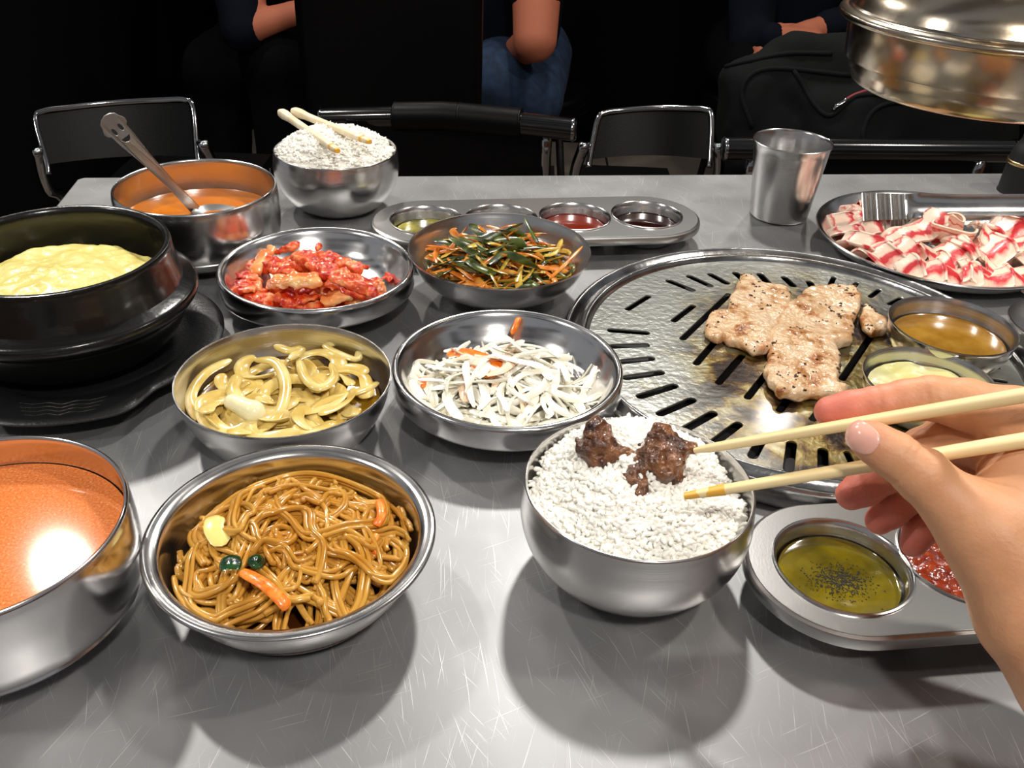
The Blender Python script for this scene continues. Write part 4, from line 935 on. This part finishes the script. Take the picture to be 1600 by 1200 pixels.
# pepper mill at the far right
pm = P(1592, 300, 0)
mill = empty('pepper_mill', tuple(pm), 0, 'black bottle with brass band behind the meat plate at the right edge', 'bottle')
mk('body', *lathe(smoothprof([(0, 0), (.020, 0), (.021, .004), (.020, .030)], 3), 40), BLACKM, mill)
mk('band', *lathe([(.0202, .0300), (.0210, .0305), (.0210, .0335), (.0202, .034)], 40), mat('brass', (.5, .36, .16, 1), .3, 1), mill)
mk('neck', *lathe(smoothprof([(.0202, .034), (.018, .045), (.0135, .056), (.013, .075), (.0, .076)], 4), 40), BLACKM, mill)

# ---------------------------------------------------------------- extraction hood hanging over the grill
HB = (.290, .610)
hood = empty('extraction_hood', (*HB, .18), 0, 'round domed steel extraction hood hanging above the grill, top right', 'hood')
mk('lower_band', *lathe(np.vstack([[(.0700, .0), (.0745, -.0005)], smoothprof([(.0765, .001), (.0795, .008), (.0810, .0140)], 3)]), 128), HOODM, hood, ang=50)
mk('drum', *lathe([(.0812, .0140), (.0840, .0148), (.0842, .0160), (.0845, .0165), (.0860, .0390)], 128), HOODM, hood, ang=50)
mk('rim', *lathe(smoothprof([(.0860, .0388), (.0905, .0385), (.0930, .0405), (.0925, .0430), (.0895, .0445), (.0875, .0450), (.0860, .0465)], 4), 128), HOODM, hood, ang=60)
mk('dome', *lathe(smoothprof([(.0860, .0460), (.0800, .0560), (.0660, .0680), (.0450, .0780), (.0350, .0820)], 6), 128), HOODM, hood)
mk('filter', *lathe([(0, .004), (.0700, .0), (.0712, -.0004)], 96), HOODM, hood, ang=40)
mk('duct', *lathe([(.0350, .0815), (.0360, .0830), (.0360, .9), (.0, .9)], 64), HOODM, hood, ang=50)
# ---------------------------------------------------------------- the hand with the chopsticks
FB = {}
def hand():
    J = lambda u, v, d, r: (D(u, v, d), r)
    fing = {
        'index': [J(1297, 643, .387, .0066), J(1330, 639, .385, .0076), J(1374, 633, .382, .0081), J(1416, 625, .380, .0084), J(1452, 622, .378, .0092), J(1510, 632, .374, .0104), J(1590, 656, .368, .0118)],
        'middle': [J(1330, 773, .392, .0066), J(1350, 762, .392, .0078), J(1390, 738, .391, .0082), J(1440, 702, .390, .0088), J(1476, 686, .388, .0094), J(1540, 694, .382, .0108), J(1620, 712, .376, .0120)],
        'ring': [J(1374, 813, .397, .0062), J(1392, 798, .397, .0074), J(1424, 770, .397, .0080), J(1470, 742, .396, .0088), J(1540, 752, .390, .0105), J(1630, 770, .384, .0118)],
        'little': [J(1428, 850, .400, .0058), J(1436, 832, .400, .0068), J(1462, 806, .400, .0072), J(1500, 794, .398, .0080), J(1560, 806, .393, .0092), J(1640, 832, .388, .0110)],
        'thumb': [J(1350, 683, .3610, .0066), J(1366, 692, .3605, .0080), J(1398, 712, .3590, .0092), J(1440, 742, .3570, .0106), J(1488, 786, .3555, .0118), J(1545, 838, .353, .0150)],
    }
    palm = [(J(1545, 838, .353, .0150), J(1625, 960, .350, .0215)), (J(1590, 656, .368, .0118), J(1670, 930, .362, .0200)), (J(1620, 712, .376, .0120), J(1690, 960, .370, .0190)),
            (J(1630, 770, .384, .0118), J(1690, 980, .376, .0185)), (J(1640, 832, .388, .0110), J(1700, 1000, .378, .0180)),
            (J(1572, 760, .3640, .0095), J(1600, 880, .356, .0200)), (J(1600, 700, .3690, .0100), J(1590, 800, .360, .0150)),
            (J(1625, 960, .350, .0215), J(1700, 1050, .350, .0250)), (J(1690, 980, .372, .0190), J(1730, 1080, .362, .0230)),
            (J(1700, 1050, .350, .0250), J(1860, 1330, .290, .0290)), (J(1730, 1080, .358, .0230), J(1900, 1330, .300, .0280))]
    allp = np.array([q[0] for f in fing.values() for q in f] + [q[0] for p in palm for q in p[:1]])
    c0 = D(1560, 800, .36)
    # grooves at the joint creases
    def un(a, b): e = b - a; return e / np.linalg.norm(e)
    ix = un(D(1330, 639, .385), D(1452, 622, .378)); tx = un(D(1366, 692, .3605), D(1440, 742, .357))
    CR = [(ix, 0, (1372, 634, .382), .0005, .011), (ix, 0, (1444, 622, .378), .0005, .012), (ix, 0, (1456, 622, .378), .0004, .012),
          (tx, 0, (1404, 716, .3585), .0003, .013), (tx, 0, (1416, 724, .3580), .00035, .013), (tx, 0, (1430, 733, .3575), .0003, .013)]
    def field(G, parts=False):
        p = None
        for (a, ra), (b, rb) in palm:
            e = cap(G, a, b, ra, rb); p = e if p is None else smin(p, e, .010)
        tot = p; fs = {}
        for k, f in fing.items():
            d = None
            for (a, ra), (b, rb) in zip(f[:-1], f[1:]):
                e = cap(G, a, b, ra, rb); d = e if d is None else smin(d, e, .0022)
            fs[k] = d
            tot = np.minimum(tot, smin(p, d, .007)) if k != 'thumb' else np.minimum(tot, smin(p, d, .012))
        # creases across the joints
        for ja, jb, (u, v, d), amp, lim in CR:
            g = G - D(u, v, d); t = g @ ja
            tot = tot + amp * np.exp(-(t / .0009) ** 2) * (np.linalg.norm(g, axis=-1) < lim)
        # the chopsticks press a shallow channel
        for a, b in ((UA, UB), (LA, LB)):
            tot = np.maximum(tot, -(cap(G, a, b, .0021, .0033) - .00005) * 1.0)
        return (tot + .00012 * vnoise(G * 260)) if not parts else (tot, fs)
    lo = np.array([q for q in allp]).min(0) - .03; hi = np.array([q for q in allp]).max(0) + .03
    lo = np.minimum(lo, D(1860, 1330, .290) - .045); hi = np.maximum(hi, D(1900, 1330, .300) + .03)
    # cut at the elbow side far outside the frame
    V, Q = nets(field, lo, hi, .00115)
    o = mk('person', V - c0, Q, SKIN, None, tuple(c0))
    tag(o, 'hand and wrist reaching in from the right, holding two chopsticks', 'person')
    # tone: pink finger tips, warm tan back, slightly redder creases
    tips = [(D(1290, 643, .387), .032), (D(1330, 773, .392), .026), (D(1374, 813, .397), .024), (D(1428, 850, .400), .022), (D(1345, 680, .355), .011)]
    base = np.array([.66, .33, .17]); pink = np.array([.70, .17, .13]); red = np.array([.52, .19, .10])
    wt = np.zeros(len(V))
    for c, r in tips: wt = np.maximum(wt, np.clip(1.25 - np.linalg.norm(V - c, axis=1) / r, 0, 1) * (.85 if r > .012 else .35))
    colr = base * (1 - wt[:, None]) + pink * wt[:, None]
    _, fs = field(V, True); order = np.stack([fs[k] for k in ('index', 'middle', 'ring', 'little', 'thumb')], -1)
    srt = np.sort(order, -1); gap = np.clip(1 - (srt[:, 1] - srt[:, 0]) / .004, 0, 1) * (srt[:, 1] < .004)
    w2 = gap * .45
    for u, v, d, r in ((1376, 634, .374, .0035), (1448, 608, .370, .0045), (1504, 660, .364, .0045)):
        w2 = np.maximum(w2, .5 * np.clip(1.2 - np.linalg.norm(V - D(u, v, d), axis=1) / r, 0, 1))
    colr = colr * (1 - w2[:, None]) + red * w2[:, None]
    ca = o.data.color_attributes.new('tone', 'FLOAT_COLOR', 'POINT'); ca.data.foreach_set('color', np.c_[colr, np.ones(len(V))].ravel())
    # nail of the thumb: a thin shell standing just proud of the skin
    nc = D(1350, 683, .3500)
    ax = D(1398, 712, .359) - D(1350, 683, .3610); ax /= np.linalg.norm(ax)
    vw = -ray(1350, 683); vw /= np.linalg.norm(vw); sd = np.cross(vw, ax); sd /= np.linalg.norm(sd)
    nn = vw * .82 - sd * .0 + (-ax) * .25; 
    upl = D(1350, 640, .355) - D(1350, 700, .355); upl /= np.linalg.norm(upl)
    lft = D(1300, 683, .355) - D(1360, 683, .355); lft /= np.linalg.norm(lft)
    nn = vw * .80 + lft * .30 + upl * .10; nn /= np.linalg.norm(nn)
    nc = D(1349, 684, .3610) + nn * .0068
    q1 = ax - (ax @ nn) * nn; q1 /= np.linalg.norm(q1); q2 = np.cross(nn, q1)
    def nf(G):
        g = G - nc; a_ = (g @ q1) / .0080; b_ = (g @ q2) / .0058; c_ = (g @ nn)
        reg = ((abs(a_) ** 2.6 + abs(b_) ** 2.6) ** (1 / 2.6) - 1) * .0058
        return np.maximum(np.maximum(field(G) - .00045, reg), -(c_ + .006))
    V2, Q2 = nets(nf, nc - .011, nc + .011, .00045)
    n_ = mk('thumb_nail', V2 - c0, Q2, NAIL, o); n_['label'] = 'short pinkish thumb nail'
hand()

# ---------------------------------------------------------------- chairs beyond the table
def chair_back(name, pxs, d, label, lean=0, rt=.0050):
    """tube-framed chair: curved backrest frame with a black panel, seat and legs; drawn at its real size"""
    c = [D(u, v, d) for u, v in pxs]          # top-left, top-right, bottom-right, bottom-left
    mid = (c[0] + c[1] + c[2] + c[3]) / 4; W_ = np.linalg.norm(c[1] - c[0]); H_ = np.linalg.norm(c[0] - c[3])
    base = np.array([mid[0], mid[1], FZ]); root = empty(name, tuple(base), 0, label, 'chair', 'chairs beyond the steel table')
    cc = [q - base for q in c]
    out = (cc[1] + cc[0]) / 2 - (cc[2] + cc[3]) / 2
    bow = np.array([0, .02, 0])
    def arcp(a, b): return [a + (b - a) * t + bow * (1 - (2 * t - 1) ** 2) for t in np.linspace(.06, .94, 7)]
    path = [cc[3] - out * .25, cc[3], cc[3] + (cc[0] - cc[3]) * .85] + arcp(cc[0], cc[1]) + [cc[2] + (cc[1] - cc[2]) * .85, cc[2], cc[2] - out * .25]
    mk('back_frame', *tube(crom(path, 6), rt, seg=10), CHROME, root)
    ns, nt = 12, 8; V = []
    for lay in (0, .012):
        for i in range(ns):
            for j in range(nt):
                s, t = i / (ns - 1), j / (nt - 1); q = (cc[3] * (1 - s) + cc[2] * s) * (1 - t) + (cc[0] * (1 - s) + cc[1] * s) * t
                V.append(q * 1.0 + bow * (1 - (2 * s - 1) ** 2) + np.array([0, lay + .002 - .006, -.004]))
    g = ns * nt; F = []
    for i in range(ns - 1):
        for j in range(nt - 1):
            a = i * nt + j; F.append((a, a + nt, a + nt + 1, a + 1)); F.append((g + a, g + a + 1, g + a + nt + 1, g + a + nt))
    for i in range(ns - 1): a = i * nt; F.append((a, g + a, g + a + nt, a + nt)); a += nt - 1; F.append((a, a + nt, g + a + nt, g + a))
    for j in range(nt - 1): F.append((j, j + 1, g + j + 1, g + j)); a = (ns - 1) * nt + j; F.append((a, g + a, g + a + 1, a + 1))
    mk('back_panel', V, F, BLACK, root, ang=40)
    sz = .44; ctr = np.array([0, .20, sz])
    V, F = box(0, .20, sz, W_ * 1.05, .36, .04); mk('seat', V, F, BLACK, root, smooth=False)
    for sx in (-1, 1):
        top = cc[3] if sx < 0 else cc[2]
        mk('leg', *tube(crom([top + [sx * .01, 0, .02], top + [sx * .02, .02, -.05], [sx * W_ * .52, .04, sz], [sx * W_ * .55, .0, .005]], 6), .009, seg=8), CHROME, root)
        mk('leg', *tube(crom([[sx * W_ * .5, .36, sz], [sx * W_ * .55, .40, .005]], 6), .009, seg=8), CHROME, root)
    return root
chair_back('chair', [(52, 176), (300, 156), (308, 240), (72, 252)], 1.42, 'black chair with chrome wire frame behind the standing spoon')
chair_back('chair', [(936, 178), (1112, 172), (1110, 244), (922, 244)], 1.42, 'black chair with chrome frame left of the black backpack')

def bar_chair(a, b, d0, d1, label, sleeve=None):
    A_, B_ = D(*a, d0), D(*b, d1); m_ = (A_ + B_) / 2; base = np.array([m_[0], m_[1], FZ]); root = empty('chair', tuple(base), 0, label, 'chair', 'chairs beyond the steel table')
    A_ = A_ - base; B_ = B_ - base; d = (B_ - A_) / np.linalg.norm(B_ - A_)
    mk('back_bar', *tube([A_, A_ + (B_ - A_) * .5 + [0, 0, .012], B_] if sleeve else [A_, B_], .0165, seg=24), mat('black_gloss', rgb(12, 12, 13), .15, coat=.5), root, ang=50)
    for e, s in ((A_, -1), (B_, 1)):
        mk('end_cap', *tube([e + d * s * .001, e + d * s * .004, e + d * s * .007], [.0178, .0178, .0150], seg=24, normal=(0, 1, 0)), CHROME, root, ang=50)
    if sleeve:
        q = [A_ + (B_ - A_) * t + [0, 0, .012 * (1 - abs(2 * t - 1)) ** .7] for t in np.linspace(*sleeve, 9)]
        mk('padded_sleeve', *tube(crom(q, 3), .0215, seg=24), BLACK, root, ang=50)
        for t in (sleeve[0], .56, sleeve[1]):
            p_ = A_ + (B_ - A_) * t + [0, 0, .012 * (1 - abs(2 * t - 1)) ** .7]; mk('seam', *tube([p_ - d * .0015, p_ + d * .0015], .0222, seg=24), BLACK, root)
    W_ = np.linalg.norm(B_ - A_); 
    hgt = A_[2] - .46
    V, F = box(0, .012, .47 + hgt / 2, W_ * .78, .02, hgt * .98); mk('back_panel', V, F, BLACK, root, smooth=False)
    V, F = box(0, .20, .44, W_ * .95, .36, .05); mk('seat', V, F, BLACK, root, smooth=False)
    for sx in (-1, 1):
        mk('leg', *tube(crom([[sx * W_ * .40, .0, A_[2] - .01 if sx < 0 else B_[2] - .01], [sx * W_ * .41, .02, .45], [sx * W_ * .43, -.03, .005]], 5), .009, seg=8), CHROME, root)
        mk('leg', *tube([[sx * W_ * .40, .35, .43], [sx * W_ * .43, .38, .005]], .009, seg=8), CHROME, root)
bar_chair((506, 186), (893, 202), 1.42, 1.36, 'black chair topped by a round bar with padded sleeve, behind the far tray', (.30, .80))
bar_chair((1136, 232), (1580, 236), 1.36, 1.36, 'black chair with round capped back bar beneath the backpack')

# ---------------------------------------------------------------- backpack on the chair
def backpack():
    c = D(1350, 190, 1.52); R_ = .5
    ax = D(1400, 190, 1.52) - D(1300, 190, 1.52); ax /= np.linalg.norm(ax); upv = np.array([-.05, .30, .95]); upv -= (upv @ ax) * ax; upv /= np.linalg.norm(upv); dp = np.cross(ax, upv)
    M_ = np.stack([ax, upv, dp], 0)
    root = empty('backpack', (c[0], c[1], c[2] - .11), 0, 'large black nylon backpack lying on the chair behind the steel cup', 'backpack'); o0 = np.array(root.location)
    def rb(g, h, r): q = abs(g) - (np.array(h) - r); return np.linalg.norm(np.maximum(q, 0), axis=-1) + np.minimum(q.max(-1), 0) - r
    def f(G):
        g = (G) @ M_.T
        g = g + .010 * np.stack([vnoise(G * 14), vnoise(G * 14 + 9), vnoise(G * 14 + 4)], -1)
        d = rb(g - [0, .0, 0], (.235, .105, .075), .045)
        d = smin(d, rb(g - [.03, -.02, .06], (.155, .075, .045), .03), .012)
        d = smin(d, rb(g - [-.04, .08, 0], (.13, .05, .06), .03), .03)
        return d + .0035 * fbm(G * 30, 2)
    V, Q = nets(f, [-.30, -.24, -.24], [.30, .24, .24], .008)
    from mathutils.bvhtree import BVHTree
    bv = BVHTree.FromPolygons([tuple(q) for q in (V + c)], [tuple(int(i) for i in q) for q in Q])
    def on(u, v, off=0):
        r = Vector(ray(u, v)).normalized(); h = bv.ray_cast(Vector((0, 0, CH)), r)[0]
        return np.array(h - r * off) if h is not None else None
    mk('pack_body', V + c - o0, Q, CLOTHB, root)
    for pts in ([(1112, 110), (1160, 98), (1230, 84), (1300, 84)], [(1175, 200), (1160, 140), (1200, 108), (1330, 118)], [(1240, 110), (1290, 180), (1340, 150), (1420, 150)], [(1360, 270), (1350, 200), (1400, 160), (1560, 185)]):
        pts = crom([(u, v, 0) for u, v in pts], 10); pp = [on(u, v) for u, v, _ in pts]; pp = [q - o0 for q in pp if q is not None]
        if len(pp) > 3: mk('piping', *tube(pp, .0040, seg=8), CLOTHB, root)
    mk('carry_handle', *tube(crom([D(u, v, 1.47) - o0 for u, v in ((1228, 96), (1240, 82), (1290, 78), (1330, 84), (1338, 96))], 6), .010, .004, seg=10), CLOTHB, root)
    zp = mk('zip_pull', *tube(crom([on(u, v, .004) - o0 for u, v in ((1302, 172), (1308, 164), (1318, 158), (1322, 154))], 4), [.0022] * 3 + [.0045] * 7 + [.004] * 3, .0018, seg=8), CHROME, root)
    mk('red_cord', *tube(crom([on(u, v, .002) - o0 for u, v in ((1320, 157), (1336, 148), (1360, 140))], 4), .0028, seg=8), mat('dark_red_cord', rgb(110, 24, 30), .7), root)
backpack()

# ---------------------------------------------------------------- seated people in the shade beyond
def person(label, skin, cloth, trousers, cm, tm):
    allp = [q for s in (skin, cloth, trousers) for a, b, ra, rb in s for q in (a, b)]; c = np.mean(allp, 0)
    root = empty('person', (c[0], c[1], FZ), 0, label, 'person')
    for nm, parts, m_ in (('body', skin, SKINB), ('shirt', cloth, cm), ('trousers', trousers, tm)):
        pts = np.array([q for a, b, _, _ in parts for q in (a, b)])
        def f(G):
            d = None
            for a, b, ra, rb in parts:
                e = cap(G, a, b, ra, rb); d = e if d is None else smin(d, e, .02 if nm != 'body' else .006)
            return d + (.004 * fbm(G * 18, 2) if nm != 'body' else 0)
        R_ = max(max(p[2], p[3]) for p in parts) + .02
        V, Q = nets(f, pts.min(0) - R_, pts.max(0) + R_, .007 if nm == 'body' else .012)
        mk(nm, V - np.array(root.location), Q, m_, root)
def fingers(w, d, up, s=1):
    """four bent fingers and a thumb from the palm at w, pointing along d"""
    w = np.array(w, float); d = np.array(d, float); d /= np.linalg.norm(d); sd = np.cross(d, up); sd /= np.linalg.norm(sd); up = np.cross(sd, d); L = [(w, w + d * .07, .026, .028)]
    for i, l in enumerate((.062, .070, .066, .052)):
        k = w + d * .085 + sd * (i - 1.5) * .019; m_ = k + d * l * .6 - up * .006; L += [(k - d * .02, m_, .0095, .0085), (m_, m_ + d * l * .35 - up * l * .35, .0085, .0065)]
    t0 = w + d * .02 - sd * .028 * s; L += [(t0, t0 + d * .03 - sd * .022 * s, .012, .010), (t0 + d * .03 - sd * .022 * s, t0 + d * .062 - sd * .024 * s, .010, .008)]
    return L
d = 2.15
e1 = D(392, 42, d); w1 = D(455, 22, d + .02)
sk = [(e1, w1, .036, .027)] + fingers(w1, D(500, 8, d + .03) - w1, (0, -.3, 1)) + [(e1, e1 + [-.04, .28, .40], .036, .04), (e1 + [-.04, .28, .40], e1 + [.10, .32, .44], .04, .05), (e1 + [.10, .32, .44], e1 + [.10, .32, .62], .05, .06), (e1 + [.11, .31, .62], e1 + [.11, .31, .70], .085, .088)]
person('person in dark navy sleeves with bare forearm, seated beyond the far rice bowl', sk,
       [(e1 + [-.02, 0, -.005], e1 + [-.06, .10, .22], .052, .060), (e1 + [-.06, .10, .22], e1 + [-.05, .30, .42], .060, .075), (e1 + [-.05, .30, .40], e1 + [.27, .32, .40], .09, .09), (e1 + [.10, .34, .35], e1 + [.10, .34, -.08], .15, .15)],
       [(D(430, 100, 2.25), D(430, 100, 2.25) + [-.05, .38, -.02], .085, .10), (D(430, 100, 2.25), D(430, 100, 2.25) + [0, -.02, -.38], .075, .06), (D(340, 110, 2.3), D(340, 110, 2.3) + [0, .36, -.02], .085, .10), (D(340, 110, 2.3), D(340, 110, 2.3) + [0, -.02, -.38], .07, .06)], NAVY, TROUS)
e2 = D(836, 62, 2.1)
sk = [(e2, D(838, 0, 2.1), .050, .055), (e2, D(800, 88, 2.28), .044, .034)] + fingers(D(800, 88, 2.28), (-.25, .3, -.06), (0, -.3, 1)) + [(D(838, 0, 2.1), e2 + [-.1, .26, .44], .05, .05), (e2 + [-.1, .26, .44], e2 + [.0, .26, .50], .05, .05), (e2 + [.0, .26, .50], e2 + [.0, .25, .66], .05, .06), (e2 + [.0, .25, .66], e2 + [.0, .25, .74], .085, .088)]
k2 = D(776, 125, 2.22)
person('person with bare elbow in blue jeans, seated behind the sleeved chair bar', sk,
       [(D(838, -10, 2.1), D(838, -60, 2.12), .062, .070), (D(838, -60, 2.12), e2 + [-.18, .26, .42], .08, .085), (e2 + [-.08, .28, .38], e2 + [-.08, .30, -.02], .15, .15)],
       [(k2, k2 + [.04, .38, .0], .082, .10), (k2 + [.09, .02, -.05], k2 + [.10, .38, -.02], .074, .095), (k2, k2 + [0, .0, -.42], .070, .055), (k2 + [.07, .02, -.05], k2 + [.07, .02, -.42], .062, .055)], NAVY, DENIM)
e3 = D(1195, 70, 2.3); w3 = D(1225, 58, 2.2); w4 = D(1262, 50, 2.22)
sk = [(w3 + [-.02, 0, 0], w3, .026, .025), (w4, w4 + [.05, .02, .01], .027, .030)] + fingers(w3, (.12, 0, -.01), (0, -.3, 1)) + fingers(w4, (-.12, -.03, -.03), (0, -.3, 1), -1) + [(w3 + [-.02, 0, 0], e3 + [-.03, 0, 0], .024, .03), (e3 + [-.03, 0, 0], e3 + [-.0, .2, .38], .03, .04), (e3 + [0, .2, .38], e3 + [.12, .22, .46], .04, .05), (e3 + [.12, .22, .46], e3 + [.12, .21, .66], .05, .06), (e3 + [.12, .21, .66], e3 + [.12, .21, .74], .085, .088)]
person('person in dark navy sleeves with folded hands, seated behind the backpack', sk,
       [(w3 + [-.03, 0, .0], e3 + [-.03, .0, .0], .034, .05), (e3 + [-.03, 0, 0], e3 + [-.06, .16, .36], .055, .07), (e3 + [.02, .24, .40], e3 + [.26, .24, .40], .085, .085), (w4 + [.05, .02, .01], w4 + [.22, .02, .06], .036, .052), (w4 + [.22, .02, .06], w4 + [.20, .18, .36], .055, .07), (e3 + [.12, .26, .35], e3 + [.12, .26, -.05], .15, .15)],
       [(D(1180, 110, 2.3), D(1180, 110, 2.3) + [.02, .30, -.02], .085, .10), (D(1300, 110, 2.3), D(1300, 110, 2.3) + [0, .30, -.02], .085, .10), (D(1180, 110, 2.3), D(1180, 110, 2.3) + [0, 0, -.42], .07, .055), (D(1300, 110, 2.3), D(1300, 110, 2.3) + [0, 0, -.42], .07, .055)], NAVY, TROUS)
# stools that carry them
for q, lb in ((D(385, 105, 2.27) + [0, .36, -.11], 'round black stool under the person at the back left'), (k2 + [.08, .38, -.115], 'round black stool under the person in blue jeans'), (D(1240, 110, 2.3) + [0, .30, -.125], 'round black stool under the person behind the backpack')):
    root = empty('stool', (q[0], q[1], FZ), 0, lb, 'stool', 'stools of the seated people'); zz = q[2] - FZ
    mk('seat', *lathe(smoothprof([(0, zz - .05), (.16, zz - .05), (.17, zz - .03), (.16, zz), (0, zz)], 3), 40), BLACK, root)
    for k in range(4):
        a = k * math.pi / 2 + .78; mk('leg', *tube([[.12 * math.cos(a), .12 * math.sin(a), zz - .045], [.17 * math.cos(a), .17 * math.sin(a), .002]], .011, seg=8), BLACKM, root)

# tall black upholstered seat back standing between the table chairs and the people
q0, q1 = D(478, 200, 1.86), D(752, 200, 1.86); m_ = (q0 + q1) / 2
root = empty('booth_seat', (m_[0], m_[1], FZ), math.atan2(q1[1] - q0[1], q1[0] - q0[0]), 'tall plain black seat back between the two people on the left', 'seat')
W_ = np.linalg.norm((q1 - q0)[:2])
def fb(G):
    q = abs(G - [0, 0, .50]) - np.array([W_ / 2, .035, .48]) + .025
    return np.linalg.norm(np.maximum(q, 0), axis=-1) + np.minimum(q.max(-1), 0) - .025
V, Q = nets(fb, [-W_ / 2 - .03, -.08, -.02], [W_ / 2 + .03, .08, 1.03], .014)
mk('backrest', V, Q, BLACK, root)
mk('cushion', *tube([[-W_ / 2 + .02, .085, .36], [W_ / 2 - .02, .085, .36]], .05, .04, seg=28, power=5), BLACK, root, ang=50)
for sx in (-1, 1): mk('leg', *tube([[sx * (W_ / 2 - .04), .10, .33], [sx * (W_ / 2 - .04), .12, .002]], .012, seg=8), BLACKM, root)
